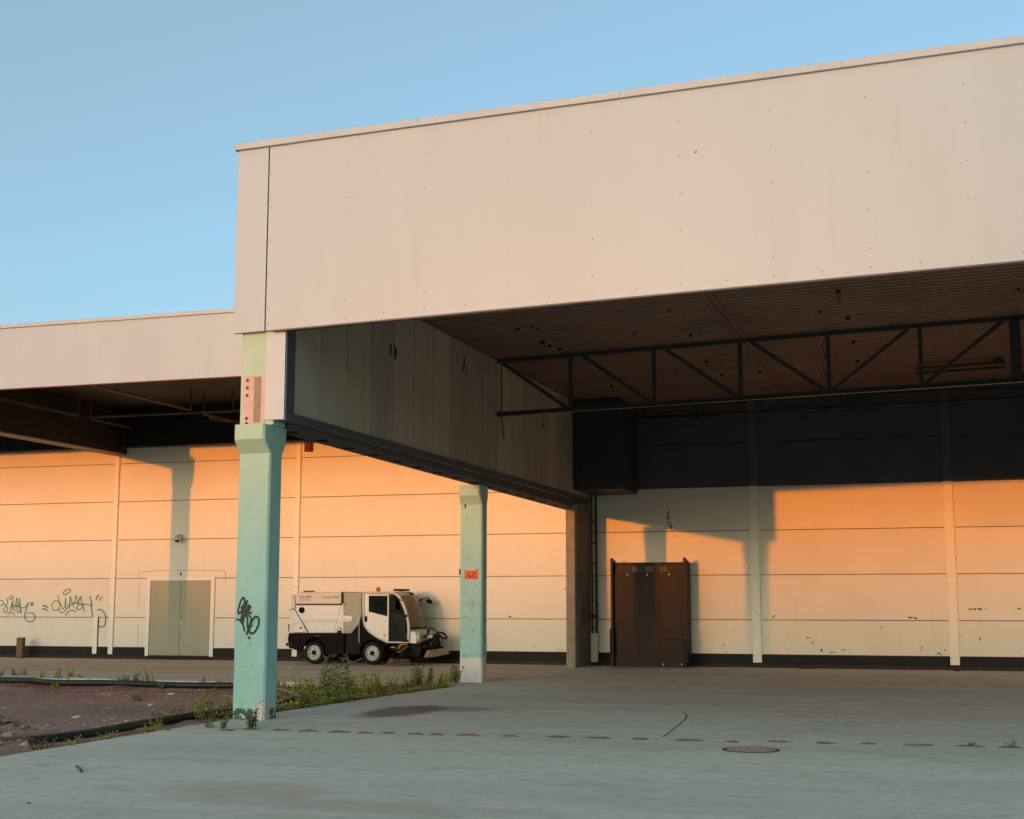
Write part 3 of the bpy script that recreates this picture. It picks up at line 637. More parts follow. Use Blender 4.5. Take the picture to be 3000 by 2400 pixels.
# corrugated roof deck, ribs along X
mb = MB(); y = YF+.115; prof = []
while y < YW-.02:
    prof += [(y, .0), (y+.10, .0), (y+.13, .05), (y+.21, .05)]; y += .24
for (yy, h) in prof: mb.v += [(-10.15, yy, zc(-10.15)+h), (XE, yy, zc(XE)+h)]
mb.f = [(2*i, 2*i+1, 2*i+3, 2*i+2) for i in range(len(prof)-1)]
mb.build('roof_deck', 'deck', can)
mb = MB(); mb.add([(x, y, zc(x)+h) for h in (.06, .9) for (x, y) in ((-10.16, YF+.12), (XE, YF+.12), (XE, YW+4), (-10.16, YW+4))], [(0, 3, 2, 1), (4, 5, 6, 7), (0, 1, 5, 4), (1, 2, 6, 5), (2, 3, 7, 6), (3, 0, 4, 7)]); mb.build('roof_build_up', 'dark_deck', can)
mb = MB()
for x in (-4.06, -3.93): mb.add([(x+dx, y, zc(x)-.03+h) for h in (0, .028) for (dx, y) in ((0, YF+.12), (.03, YF+.12), (.03, YW-.05), (0, YW-.05))], [(0, 3, 2, 1), (4, 5, 6, 7), (0, 1, 5, 4), (1, 2, 6, 5), (2, 3, 7, 6), (3, 0, 4, 7)])
mb.build('deck_seam', 'deck', can)
random.seed(9); mb = MB()
for (px, py) in ((2458, 865), (2402, 923), (1860, 971), (2484, 941), (1961, 910), (2024, 980), (2445, 988), (1983, 1091), (2070, 1057), (2226, 1090), (2446, 1054), (2114, 1097), (2501, 1011), (1791, 1122), (2512, 1066), (2985, 873), (1560, 945), (1574, 950), (1516, 949), (1590, 990), (1610, 1000), (1640, 1010)):
    q = on_z(px, py, zc(-5)); zz = zc(q.x); r = random.uniform(.02, .045)
    mb.box(q.x-r, q.x+r, q.y-.02, q.y+.02, zz-r*1.4, zz+.01)
q = on_z(2457, 865, zc(-2)); mb.bar((q.x-.01, q.y-.5, zc(q.x)-.06), (q.x-.01, q.y+.45, zc(q.x)-.06), .02)
mb.build('hangers', 'plinth', can, kind='stuff')

# ------------------------------------------------------------------ steel truss across the bay
T = empty('roof_truss', (-2.2, 28.6, 5.7)); tag(T, 'dark steel lattice truss spanning the loading bay under the roof deck', 'truss')
YT = 28.6; zb = lambda X: 5.955+.0225*X
mb = MB(); mb.bar((-9.40, YT, zb(-9.4)+.05), (4.9, YT, zb(4.9)+.05), .09, .10); mb.build('bottom_chord', 'truss_paint', T, bevel=.006)
mb = MB(); mb.bar((-9.40, YT-.06, zb(-9.4)-.004), (4.9, YT-.06, zb(4.9)-.004), .012, .12); mb.build('chord_lip', 'rail_paint', T)
mb = MB(); mb.bar((-9.40, YT, zc(-9.4)-.05), (4.9, YT, zc(4.9)-.05), .09, .10); mb.build('top_chord', 'truss_paint', T, bevel=.006)
XV = [-7.73, -5.89, -4.06, -2.25, -.43, 1.37, 3.2]
for x in XV:
    mb = MB(); mb.bar((x, YT, zb(x)+.07), (x, YT, zc(x)-.08), .085 if x != 1.37 else .2); mb.build('vertical', 'truss_paint', T, bevel=.006)
DG = [((-9.3, 1), (-7.82, 0)), ((-7.45, 1), (-5.97, 0)), ((-5.64, 1), (-4.14, 0)), ((-3.81, 1), (-2.33, 0)), ((-.66, 1), (-2.17, 0)), ((1.15, 1), (-.36, 0)), ((2.97, 1), (1.45, 0)), ((4.8, 1), (3.28, 0))]
for (xa, ka), (xb_, kb) in DG:
    mb = MB(); mb.bar((xa, YT, zc(xa)-.09), (xb_, YT, zb(xb_)+.09), .08); mb.build('diagonal', 'truss_paint', T, bevel=.006)
mb = MB(); mb.tube([(-9.41, 28.9, 7.0), (-9.41, 28.9, 5.75), (-9.38, 29.0, 5.3)], .012, 6); mb.build('cable', 'plinth', T)
mb = MB(); mb.tube([(-2.3, YT-.06, 7.1), (-2.36, YT-.07, 6.9), (-2.31, YT-.06, 6.7), (-2.37, YT-.07, 6.5), (-2.31, YT-.06, 6.3)], .008, 5); mb.build('cable', 'plinth', T)
# duct box in the corner, pipes under the deck near the wall
mb = MB(); mb.box(-9.40, -8.127, 35.1, YW-.05, 4.62, zc(-9)-.03); tag(mb.build('duct_box', 'duct', bevel=.01), 'dark sheet metal duct box hanging in the upper corner above the pipes', 'duct')
P = empty('service_pipe', (-6.6, 36.5, 6.5)); tag(P, 'thin horizontal service pipe hung below the deck from the duct box onwards', 'pipe')
A, Bp = on_y(1872, 1225, 36.6), on_y(2300, 1203, 36.6)
mb = MB(); mb.tube([A, Bp, Vector((3, 36.6, Bp.z+.1))], .035, 8); mb.build('pipe', 'truss_paint', P, smooth=True)
for px in (1886, 2079, 2290, 2480):
    q = A.lerp(Bp, (on_y(px, 1215, 36.6).x-A.x)/(Bp.x-A.x)); mb = MB(); mb.tube([(q.x, 36.6, q.z), (q.x, 36.6, zc(q.x))], .012, 6); mb.build('hanger_rod', 'truss_paint', P)
for i, (px, py, sx, sz, lab) in enumerate(((2042, 1229, .13, .03, 'small flat light fitting hung under the pipe near the duct box'), (2412, 1204, .13, .04, 'small flat light fitting hung under the pipe beyond the wall batten'), (2528, 1195, .20, .14, 'square dark loudspeaker box hung under the deck by the wall'))):
    q = on_y(px, py, 36.5); mb = MB(); mb.box(q.x-sx, q.x+sx, 36.4, 36.62, q.z-sz, q.z+sz); mb.tube([(q.x, 36.5, q.z+sz-.01), (q.x, 36.5, zc(q.x))], .015, 6); tag(mb.build('ceiling_box' if i == 2 else 'light_fitting', 'truss_paint', bevel=.01), lab, 'box' if i == 2 else 'light')
mb = MB()
for py in (1080, 1095):
    a, b = on_y(2682, py, 33.5), on_y(2945, py-18, 33.5); mb.tube([a, b], .04, 8)
a = on_y(2912, 1065, 33.5); mb.tube([a, (a.x+.2, 33.5, zc(a.x))], .06, 8)
tag(mb.build('cable_tray', 'truss_paint'), 'pair of dark pipes slung behind the lattice truss', 'pipe')
# corner rainwater pipe with rungs
C = empty('corner_pipe', (-9.33, YW-.1, 0)); tag(C, 'dark upright pipe pair with rungs and white lower cover in the bay corner', 'pipe')
mb = MB(); mb.tube([(-9.30, YW-.13, .85), (-9.30, YW-.13, 4.63)], .03, 8); mb.build('pipe', 'truss_paint', C, smooth=True)
mb = MB(); mb.tube([(-9.42, YW-.13, .85), (-9.42, YW-.13, 4.63)], .02, 8); mb.build('pipe', 'truss_paint', C, smooth=True)
for zz in (1.0, 1.75, 2.25, 2.75, 3.3, 3.9): mb = MB(); mb.bar((-9.43, YW-.13, zz), (-9.28, YW-.13, zz), .03); mb.build('rung', 'truss_paint', C)
mb = MB(); mb.box(-9.455, -9.27, YW-.19, YW-.085, .09, .86); mb.build('cover', 'batten', C, bevel=.006)
mb = MB(); mb.bar((-9.56, YW-.25, 1.32), (-9.25, YW-.22, 1.33), .07); mb.build('clamp', 'plinth', C)

# ------------------------------------------------------------------ brown dock frame
D = empty('dock_frame', (-7.9, 36.5, 0)); tag(D, 'tall rust-brown steel dock shelter panel with side fins against the wall', 'dock frame')
yd = 36.42; ax, bx = on_y(1797, 1950, yd).x, on_y(2012, 1950, yd).x; ztop = on_y(1900, 1676, yd).z; zt2 = on_y(1900, 1652, yd).z
w3 = [ax+.05, ax+.05+(bx-ax-.1)*.355, ax+.05+(bx-ax-.1)*.64, bx-.05]
for i in range(3):
    for (z0, z1) in (((.0, ztop),) if i < 2 else ((.0, .72), (.724, ztop))):
        mb = MB(); mb.box(w3[i], w3[i+1]-.003, yd+.002*i, yd+.05, z0, z1-.004*i); mb.build('panel', 'brown_steel', D, bevel=.003)
mb = MB(); mb.box(ax+.03, bx-.03, yd+.055, yd+.25, 0, zt2); mb.build('back_panel', 'dark_brown', D)
mb = MB(); mb.box(ax-.03, bx+.03, yd-.05, YW-.09, zt2, zt2+.035); mb.build('top_flap', 'dark_brown', D, bevel=.004)
for s, xx in ((-1, ax), (1, bx)):
    mb = MB(); mb.add([(xx-.03, y, z) for y, z in ((yd-.12, 0), (YW-.09, 0), (YW-.09, zt2+.02), (yd-.12, zt2+.16))]+[(xx+.03, y, z) for y, z in ((yd-.12, 0), (YW-.09, 0), (YW-.09, zt2+.02), (yd-.12, zt2+.16))], [(0, 1, 2, 3), (7, 6, 5, 4), (0, 4, 5, 1), (1, 5, 6, 2), (2, 6, 7, 3), (3, 7, 4, 0)])
    mb.build('side_fin', 'dark_brown', D, bevel=.004)
    mb = MB(); mb.box(xx-.055, xx+.055, yd-.17, yd-.123, 0 if s > 0 else .3, .70 if s > 0 else 1.0); mb.build('bumper', 'plinth', D, bevel=.01)
for (px, py, ww) in ((1860, 1667, 17), (1902, 1667, 22), (1938, 1667, 9), (1949, 1667, 8)):
    q = on_y(px, py, yd); mb = MB(); mb.box(q.x-ww*.0045, q.x+ww*.0045, yd+.03, yd+.0545, q.z-.07, q.z+.06); mb.build('sticker', 'timber', D)
for (px, py) in ((1838, 1684), (1896, 1684), (1960, 1683), (1943, 1947), (1998, 1947)):
    q = on_y(px, py, yd); mb = MB(); mb.box(q.x-.016, q.x+.016, yd-.012, yd-.001, q.z-.022, q.z+.022); mb.build('latch', 'paint_spot', D)
for (px, py, lab) in ((2382, 1954, 'flat dark scrap lying on the slab at the plinth between battens'), (2803, 1962, 'small dark brick lying below the wall batten')):
    q = on_z(px, py, .0); mb = MB(); w_ = .2 if px < 2500 else .09; mb.box(q.x-w_, q.x+w_, 36.55, 36.7, .001, .055); tag(mb.build('scrap_block', 'dark_brown', bevel=.01), lab, 'scrap')

# ------------------------------------------------------------------ side canopy on the left
SC = empty('side_canopy', (-18, 28.35, 6.9)); tag(SC, 'lower set-back canopy with white fascia left of the loading bay', 'canopy')
mb = MB(); mb.box(-40, -10.26, 28.35, 28.43, 6.92, 8.50); mb.build('fascia_panel', 'fascia', SC, bevel=.004)
for a, b in ((-40, -30.35), (-30.348, -24.2), (-24.198, -18.12), (-18.118, -10.3)):
    mb = MB(); mb.box(a, b, 28.30, 28.6, 8.443, 8.533); mb.build('coping', 'cap', SC, bevel=.004)
mb = MB(); mb.box(-40, -10.26, 28.345, 28.45, 6.898, 6.919); mb.build('drip_edge', 'rust', SC)
mb = MB(); x = -24.19
while x < -11:
    for zz in (7.015, 7.505, 8.0): mb.lathe([(.012, 0), (.010, .004), (0, .005)], (x, 28.3495, zz), 'y', 6)
    mb.lathe([(.012, 0), (.010, .004), (0, .005)], (x+.61, 28.3495, 7.01), 'y', 6); x += 1.215
mb.build('screws', 'putty', SC, kind='stuff')
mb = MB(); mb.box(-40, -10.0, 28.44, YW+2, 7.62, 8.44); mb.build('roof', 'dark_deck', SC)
for a, b in ((-40, -24.86), (-24.28, -10.0)): MB().box(a, b, 36.7, YW-.06, 6.43, 7.61).build('shade_beam', 'dark_deck', SC, bevel=.006)  # dark beam added to stand in for deep shade at the wall top
mb = MB(); mb.box(-24.85, -24.3, 28.9, YW-.05, 6.27, 7.61); mb.build('beam', 'dark_deck', SC)
mb = MB(); mb.box(-24.86, -24.29, 28.85, YW-.06, 6.235, 6.268); mb.build('beam_soffit', 'rail_paint', SC)
mb = MB(); mb.box(-24.9, -24.36, 28.45, 28.8, -.05, 5.75); mb.add([(-24.9, y, z) for y, z in ((28.45, 5.75), (28.8, 5.75), (28.97, 5.95), (28.97, 6.6), (28.28, 6.6), (28.28, 5.95))]+[(-24.3, y, z) for y, z in ((28.45, 5.75), (28.8, 5.75), (28.97, 5.95), (28.97, 6.6), (28.28, 6.6), (28.28, 5.95))], [(0, 1, 2, 3, 4, 5), (11, 10, 9, 8, 7, 6)]+[(i, (i+1) % 6, 6+(i+1) % 6, 6+i) for i in range(6)])
mb.build('support_post', 'teal_plain', SC)
for (x, ya, yb) in ((-20.02, 28.5, 33.6), (-20.1, 34.4, 36.9), (-23.72, 28.5, 33.7), (-23.85, 34.4, 36.95)):
    mb = MB(); mb.bar((x, ya, 7.0), (x-.03, yb, 7.0), .05, .06); mb.bar((x, ya, 7.0), (x, ya, 7.6), .04); mb.bar((x-.03, yb, 7.0), (x-.03, yb, 7.6), .04); mb.build('light_rail', 'rail_paint', SC)
mb = MB(); mb.bar((-25.2, 34.05, 7.0), (-13, 34.15, 7.0), .05, .06); mb.bar((-19, 34.1, 7), (-19, 34.1, 7.6), .04); mb.build('light_rail', 'rail_paint', SC)
mb = MB(); mb.tube([(-23.4, 35.5, 7.0), (-23.4, 35.5, 6.2)], .008, 5); mb.build('loose_cable', 'rail_paint', SC); mb = MB(); a = on_z(613, 1220, 6.95); mb.tube([(a.x+.6, a.y+2, 6.98), (a.x, a.y, 6.9), (a.x+.05, a.y-.1, 6.84), (a.x+.7, a.y+1.9, 6.9)], .012, 5); mb.build('loose_cable', 'rail_paint', SC)

# ------------------------------------------------------------------ street sweeper
VY = 35.40; VB = 36.70                                         # near and far side
def V(zx, zy, Y=VY):                                           # enlarged-photo pixel on the vehicle's near side -> (x, z)
    p = on_y(800+zx/3.5933, 1650+zy/3.5943, Y); return (p.x, p.z+.003)
def VP(pts, Y=VY): return [V(a, b, Y) for a, b in pts]
vx = V(700, 1050)[0]
car = empty('street_sweeper', (vx, 36.05, 0)); tag(car, 'compact white street sweeper with open-looking cab and round front brushes', 'sweeper')
def vpart(name, pts, mat, y0=VY, y1=VB, bevel=.02, par=car, seg=3): return MB().prism_y(VP(pts), y0, y1).build(name, mat, par, bevel=bevel, seg=seg)
hop = vpart('hopper', [(176, 500), (206, 483), (236, 492), (240, 442), (716, 442), (740, 452), (740, 738), (162, 738), (170, 640)], 'v_white', VY+.01, VB-.01, .03)
# rounded band along the hopper, lower cover, seams, cap, hatch
a, b = V(196, 585), V(838, 585)
mb = MB(); r = abs(V(0, 545)[1]-V(0, 622)[1])/2
ring_ = [(math.cos(t)*.028, math.sin(t)*r) for t in [math.pi*i/8 for i in range(9)]]
mb = MB(); n = 9; xs_ = [(a[0], .3), (a[0]+.03, .85), (a[0]+.08, 1), (b[0]-.10, 1), (b[0]-.04, .85), (b[0], .2)]
for xx, s in xs_:
    for i in range(n):
        t = -math.pi/2+math.pi*i/8; mb.v.append((xx, VY+.012-.015*math.cos(t)*s, a[1]+math.sin(t)*r*s))
for j in range(len(xs_)-1):
    for i in range(n-1): q = j*n+i; mb.f.append((q, q+1, q+n+1, q+n))
mb.build('side_band', 'v_white', hop, smooth=True)
def line(name, pts, wd, mat, par, y=VY+.009): ribbons([pts], lambda a_, b_: Vector((V(a_, b_)[0], y, V(a_, b_)[1])), wd, .0015).build(name, mat, par)
line('seam', [(180, 492), (206, 484), (232, 496), (270, 560), (330, 660), (375, 736)], .024, 'plinth', hop, VY-.002)
line('seam', [(722, 446), (692, 530), (672, 610), (642, 736)], .006, 'v_brown', hop, VY-.008)
line('hatch_outline', [(208, 640), (290, 641), (342, 722), (206, 722), (208, 640)], .006, 'v_brown', hop, VY+.008)
mb = MB(); q = V(291, 683); mb.box(q[0]-.038, q[0]+.038, VY-.008, VY+.012, q[1]-.018, q[1]+.018); mb.build('latch', 'plinth', hop, bevel=.006)
mb = MB(); q = V(302, 497); mb.lathe([(.085, 0), (.085, .03), (.065, .045), (.05, .03), (.03, .05), (0, .05)], (q[0], VY+.01, q[1]), 'y', 20); mb.build('filler_cap', 'v_brown', hop)
vpart('hopper_lid', [(238, 330), (246, 306), (718, 306), (718, 432), (232, 432)], 'v_cream', VY-.005, VB+.005, .025)
lid = vpart('lid_seal', [(234, 431), (720, 431), (720, 441), (234, 441)], 'plinth', VY+.002, VB-.002, 0)
vpart('seal_post', [(716, 308), (738, 302), (738, 445), (716, 445)], 'plinth', VY+.003, VB-.003, .01)
vpart('hinge_bracket', [(196, 333), (226, 336), (236, 470), (214, 486), (188, 462)], 'v_cream', VY-.02, VY+.05, .012)
vpart('top_handle', [(270, 292), (352, 290), (362, 302), (268, 304)], 'plinth', VY+.3, VY+.5, .006)
put_text('lettering', 'BUCHER', V(407, 360)[0]-V(281, 360)[0], V(281, 368)[0], VY-.008, V(281, 368)[1], 'v_text', car, .062, .012)
put_text('lettering', 'schörling', V(383, 395)[0]-V(281, 395)[0], V(281, 396)[0], VY-.008, V(281, 396)[1], 'v_text_pale', car, .058)
put_text('lettering', 'CityCat 2020', V(692, 360)[0]-V(514, 360)[0], V(514, 370)[0], VY-.008, V(514, 370)[1], 'v_text', car, .062)
eng = vpart('engine_cover', [(742, 308), (932, 310), (930, 560), (900, 640), (862, 690), (820, 741), (742, 741)], 'v_grey', VY+.004, VB-.004, .012)
vpart('cover_strip', [(722, 446), (742, 420), (742, 738), (700, 738), (712, 600)], 'v_white', VY-.004, VY+.05, .008)
mb = MB(); mb.prism_y(VP([(748, 440), (772, 440), (760, 416)]), VY-.003, VY+.003); mb.build('warning_triangle', 'red_mark', eng)
mb = MB(); q = V(700, 700); mb.lathe([(.085, 0), (.08, .03), (.05, .05), (0, .055)], (q[0], VY+.006, q[1]), 'y', 16); mb.build('light_pod', 'v_cream', car, smooth=True)
mb = MB(); q = V(702, 733); mb.lathe([(.062, 0), (.055, .025), (0, .03)], (q[0], VY-.035, q[1]), 'y', 14); mb.build('pod_lens', 'plinth', car, smooth=True)
# chassis and dark skirts, with the rear wheel arch cut out
arch = [(312, 930), (318, 880), (345, 828), (385, 795), (432, 783), (480, 793), (522, 828), (545, 880), (550, 960)]
vpart('rear_skirt', [(162, 742), (742, 742), (742, 962)]+arch[::-1]+[(285, 935), (212, 908), (160, 895), (165, 868), (150, 800)], 'v_brown', VY+.015, VY+.06, .008)
vpart('rear_skirt', [(162, 742), (742, 742), (742, 962)]+arch[::-1]+[(285, 935), (212, 908), (160, 895), (165, 868), (150, 800)], 'v_brown', VB-.06, VB-.015, .008)
vpart('chassis', [(165, 745), (1215, 790), (1215, 880), (1180, 960), (760, 985), (560, 960), (300, 880), (170, 880)], 'v_black', VY+.33, VB-.33, .01)
vpart('deck_plate', [(162, 741), (940, 741), (940, 765), (162, 765)], 'v_black', VY+.07, VB-.07, .004)
vpart('mid_frame', [(742, 745), (815, 745), (900, 645), (935, 560), (950, 640), (985, 720), (1000, 800), (930, 850), (895, 960), (742, 965)], 'v_black', VY+.09, VB-.09, .01)
vpart('tail_bumper', [(135, 842), (200, 838), (200, 872), (135, 874)], 'plinth', VY-.01, VB+.01, .015)
vpart('tail_light_block', [(150, 795), (170, 770), (172, 830), (150, 830)], 'v_black', VY+.03, VY+.16, .01)
vpart('tail_handle', [(143, 645), (160, 643), (162, 655), (153, 658), (153, 710), (162, 714), (160, 724), (143, 726)], 'plinth', VY+.1, VY+.14, .004)
for zx in (445, 473):
    mb = MB(); q = V(zx, 767); mb.lathe([(.016, 0), (.015, .01), (0, .014)], (q[0], VY+.014, q[1]), 'y', 10); mb.build('marker_lamp', 'amber', car)
# wheels
def wheel(zx, zy, yside, s):
    q = V(zx, zy); R = .312; cx_, cz_ = q[0], R
    wr = MB(); wr.lathe([(.20, .0), (.235, .028*1), (.285, .02), (R-.012, 0), (R, -.03), (R, -.17), (R-.015, -.2), (.2, -.2)], (cx_, yside, cz_), 'y', 36) if s > 0 else wr.lathe([(.20, .0), (.235, -.028), (.285, -.02), (R-.012, 0), (R, .03), (R, .17), (R-.015, .2), (.2, .2)], (cx_, yside, cz_), 'y', 36)
    ty = wr.build('wheel', 'tyre', car, smooth=True)
    rb = MB(); rb.lathe([(.205, .002*s), (.2, .016*s), (.188, .012*s), (.18, -.03*s), (.165, -.055*s), (.145, -.03*s), (.135, -.012*s), (.075, -.008*s), (.072, .01*s), (0, .012*s)], (cx_, yside, cz_), 'y', 32); rb.build('rim', 'rim', ty, smooth=False)
    hb = MB(); hb.lathe([(.07, .0), (.066, .026*s), (.04, .034*s), (0, .036*s)], (cx_, yside, cz_), 'y', 18)
    for k in range(6):
        an = k*math.pi/3+.3; hb.lathe([(.014, -.02*s), (.014, .012*s), (0, .014*s)], (cx_+.103*math.cos(an), yside, cz_+.103*math.sin(an)), 'y', 6)
    hb.build('hub', 'v_black', ty)
wheel(432, 945, VY+.0, 1); wheel(1045, 957, VY+.0, 1); wheel(432, 945, VB-.0, -1); wheel(1045, 957, VB-.0, -1)
# front mudguard
def archband(name, cx, cy, r0, r1, a0, a1, y0, y1, mat):
    pts = [(cx+r1*math.cos(math.radians(t)), cy-r1*1.06*math.sin(math.radians(t))) for t in range(a0, a1+1, 10)]+[(cx+r0*math.cos(math.radians(t)), cy-r0*1.06*math.sin(math.radians(t))) for t in range(a1, a0-1, -10)]
    vpart(name, pts, mat, y0, y1, .006)
archband('mudguard', 1040, 940, 122, 136, 0, 180, VY-.03, VY+.28, 'v_brown'); archband('mudguard', 1040, 940, 122, 136, 0, 180, VB-.28, VB+.03, 'v_brown')
vpart('front_skirt', [(935, 560), (945, 600), (950, 660), (1000, 725), (1195, 840), (1215, 850), (1170, 880), (1130, 830), (1050, 800), (960, 830), (905, 880), (905, 660)], 'v_brown', VY+.04, VY+.12, .01)
# cab: side frames with openings, doors, panes, roof, back and floor
def ringprism(outer, inner, y0, y1):
    """outer loop and inner loop of equal length, (zx, zy)"""
    O, I = VP(outer), VP(inner); n = len(O); mb = MB()
    mb.v = [(x, y0, z) for x, z in O]+[(x, y0, z) for x, z in I]+[(x, y1, z) for x, z in O]+[(x, y1, z) for x, z in I]
    for i in range(n):
        j = (i+1) % n; mb.f += [(i, j, n+j, n+i), (2*n+j, 2*n+i, 3*n+i, 3*n+j), (j, i, 2*n+i, 2*n+j), (n+i, n+j, 3*n+j, 3*n+i)]
    return mb
out_ = [(938, 318), (948, 303), (1100, 300), (1230, 302), (1290, 312), (1335, 345), (1378, 425), (1410, 510), (1432, 610), (1440, 710), (1428, 846), (1200, 843), (1085, 790), (1000, 728), (955, 668), (941, 600), (938, 450)]
inn_ = [(962, 335), (968, 322), (1100, 319), (1225, 321), (1275, 332), (1312, 362), (1352, 438), (1384, 520), (1406, 612), (1414, 710), (1404, 828), (1205, 825), (1095, 776), (1012, 715), (972, 660), (962, 596), (962, 450)]
for y0, y1 in ((VY, VY+.06), (VB-.06, VB)):
    fr_ = ringprism(out_, inn_, y0, y1).build('cab_side_frame', 'v_silver', car, bevel=.01)
NO = len(out_)
def skin(name, i0, i1, mat, src=out_, inset=0, bulge=0):
    """curved sheet joining near and far side frames from outline point i0 to i1, bulging forwards"""
    P_ = VP(src[i0:i1+1]); mb = MB(); K = 9
    for (x, z) in P_:
        for k_ in range(K):
            t = k_/(K-1); mb.v.append((x+bulge*4*t*(1-t)-inset, VY+.05+(VB-VY-.1)*t, z+bulge*.25*4*t*(1-t)))
    for i in range(len(P_)-1):
        for k_ in range(K-1): q_ = i*K+k_; mb.f.append((q_, q_+1, q_+K+1, q_+K))
    return mb.build(name, mat, car, smooth=True)
skin('cab_roof', 1, 4, 'v_cream', inset=-.0)
skin('roof_visor', 4, 5, 'v_cream', bulge=.10)
skin('windscreen', 5, 9, 'glass', bulge=.13)
skin('front_panel', 9, 10, 'v_cream', bulge=.13)
mb = MB(); q = V(1434, 690)
mb.v = []; 
for k_ in range(13):
    t = k_/12; bx_ = .13*4*t*(1-t); yy = VY+.04+(VB-VY-.08)*t
    for (dx, dz) in ((0, 0), (.03, 0), (.03, .05), (0, .05)): mb.v.append((q[0]+bx_+dx-.01, yy, q[1]-.02+dz))
for k_ in range(12):
    for j in range(4): mb.f.append((k_*4+j, k_*4+(j+1) % 4, k_*4+4+(j+1) % 4, k_*4+4+j))
mb.build('windscreen_sill', 'v_black', car)
vpart('cab_back', [(940, 320), (962, 320), (962, 600), (940, 600)], 'v_white', VY+.061, VB-.061, .0)
vpart('cab_floor', [(1010, 735), (1090, 790), (1205, 842), (1428, 845), (1430, 815), (1210, 812), (1100, 765), (1020, 715)], 'v_black', VY+.061, VB-.061, 0)
for y0, y1 in ((VY+.012, VY+.045), (VB-.045, VB-.012)):
    d_ = vpart('cab_door', [(964, 520), (1000, 512), (1200, 562), (1214, 580), (1212, 836), (1204, 836), (1090, 778), (1008, 714), (968, 660)], 'v_white', y0, y1, .006)
    f_ = MB().prism_y(VP([(964, 324), (1004, 324), (1004, 512), (964, 520)]), y0, y1).build('door_pillar', 'v_white', d_)
    f_ = MB().prism_y(VP([(1004, 324), (1214, 324), (1214, 345), (1004, 345)]), y0+.001, y1-.001).build('window_frame', 'v_cream', d_)
    f_ = MB().prism_y(VP([(1202, 345), (1217, 345), (1217, 580), (1202, 564)]), y0+.002, y1+.004).build('window_frame', 'v_cream', d_)
    MB().prism_y(VP([(1005, 346), (1201, 346), (1201, 563), (1005, 511)]), (y0+y1)/2-.003, (y0+y1)/2+.003).build('pane', 'glass', d_)
    MB().prism_y(VP([(1219, 328), (1268, 335), (1308, 365), (1350, 440), (1381, 522), (1402, 612), (1410, 710), (1400, 825), (1219, 825)]), (y0+y1)/2-.003, (y0+y1)/2+.003).build('pane', 'glass', d_)
    if y0 < VY+.1:
        q = V(977, 590); mb = MB(); mb.box(q[0]-.038, q[0]+.038, VY-.012, VY+.013, q[1]-.075, q[1]+.075); mb.build('handle', 'plinth', d_, bevel=.02)
        q = V(1176, 763); mb = MB(); mb.lathe([(.026, 0), (.024, .008), (0, .01)], (q[0], VY+.0125, q[1]), 'y', 14); mb.build('reflector', 'red_mark', d_)
# driver's seat, steering column, dashboard
sx_ = V(1110, 700)[0]
vpart('seat', [(1040, 640), (1180, 650), (1190, 690), (1040, 690)], 'v_black', VY+.35, VB-.35, .03)
vpart('seat_back', [(1010, 420), (1040, 410), (1070, 640), (1030, 645)], 'v_black', VY+.38, VB-.38, .03)
mb = MB(); q = V(1320, 600); q2 = V(1370, 800); mb.tube([(q2[0], 36.05, q2[1]), (q[0], 36.05, q[1])], .035, 8)
for k_ in range(20):
    a_ = k_*math.pi/10; b_ = (k_+1)*math.pi/10; f = lambda t: (q[0]-.05*math.cos(t)*.6, 36.05+.18*math.sin(t), q[1]+.16*math.cos(t)); mb.tube([f(a_), f(b_)], .014, 5, False)
mb.build('steering_wheel', 'v_black', car)
vpart('dashboard', [(1340, 640), (1400, 640), (1408, 830), (1360, 830)], 'v_black', VY+.3, VB-.3, .02)
vpart('document_sheet', [(1320, 720), (1368, 726), (1345, 790)], 'v_grey', VY+.2, VY+.204, 0)
# roof gear, mirrors, stack
mb = MB(); q = V(1065, 299); mb.lathe([(.062, 0), (.062, .012), (.058, .016), (.056, .085), (.04, .112), (0, .118)], (q[0], VY+.28, q[1]), 'z', 18); mb.build('beacon', 'amber', car, smooth=True)
q = V(1352, 300, 36.0); mb = MB(); mb.lathe([(0, .05), (.2, .048), (.235, .03), (.235, .008), (.2, -.004), (0, -.006)], (q[0], 36.0, q[1]+.02), 'z', 24); mb.build('roof_lamp_disc', 'v_brown', car)
mb = MB(); mb.lathe([(.1, -.12), (.08, .05)], (q[0], 36.0, q[1]), 'z', 14); mb.build('disc_mount', 'v_cream', car)
q = V(1440, 325, 36.1); mb = MB(); mb.box(q[0]-.02, q[0]+.10, 36.0, 36.12, q[1]-.05, q[1]+.04); mb.build('roof_camera', 'v_brown', car, bevel=.02)
mb = MB(); a_ = V(907, 385); b_ = V(907, 840); mb.tube([(a_[0], VY-.01, a_[1]), (b_[0], VY-.01, b_[1])], .012, 8); q = V(922, 515); mb.lathe([(.025, 0), (.02, .02), (0, .025)], (q[0], VY-.0, q[1]), 'y', 10); mb.build('grab_pole', 'v_white', car, smooth=True)
q = V(1285, 438); mb = MB(); mb.box(q[0]-.065, q[0]+.065, VY-.13, VY-.09, q[1]-.14, q[1]+.14); mb.tube([(q[0], VY-.1, q[1]+.1), (q[0]+.12, VY-.06, q[1]+.16), (q[0]+.2, VY+.01, q[1]+.1)], .012, 6); mb.build('wing_mirror', 'v_black', car, bevel=.02)
a_ = Vector((V(1520, 400, VB)[0], VB-.1, V(1520, 400, VB)[1])); 
mm = lambda zx, zy: Vector((V(zx, zy, VB)[0], VB+.02, V(zx, zy, VB)[1]))
mb = MB(); mb.tube([mm(1530, 405), mm(1575, 378), mm(1628, 362), mm(1645, 385)], .014, 6); mb.tube([mm(1515, 415), mm(1560, 385)], .03, 6); mb.build('mirror_arm', 'v_black', car)
pts_ = [(1606, 388), (1632, 380), (1660, 385), (1678, 415), (1668, 430), (1640, 430), (1620, 412)]
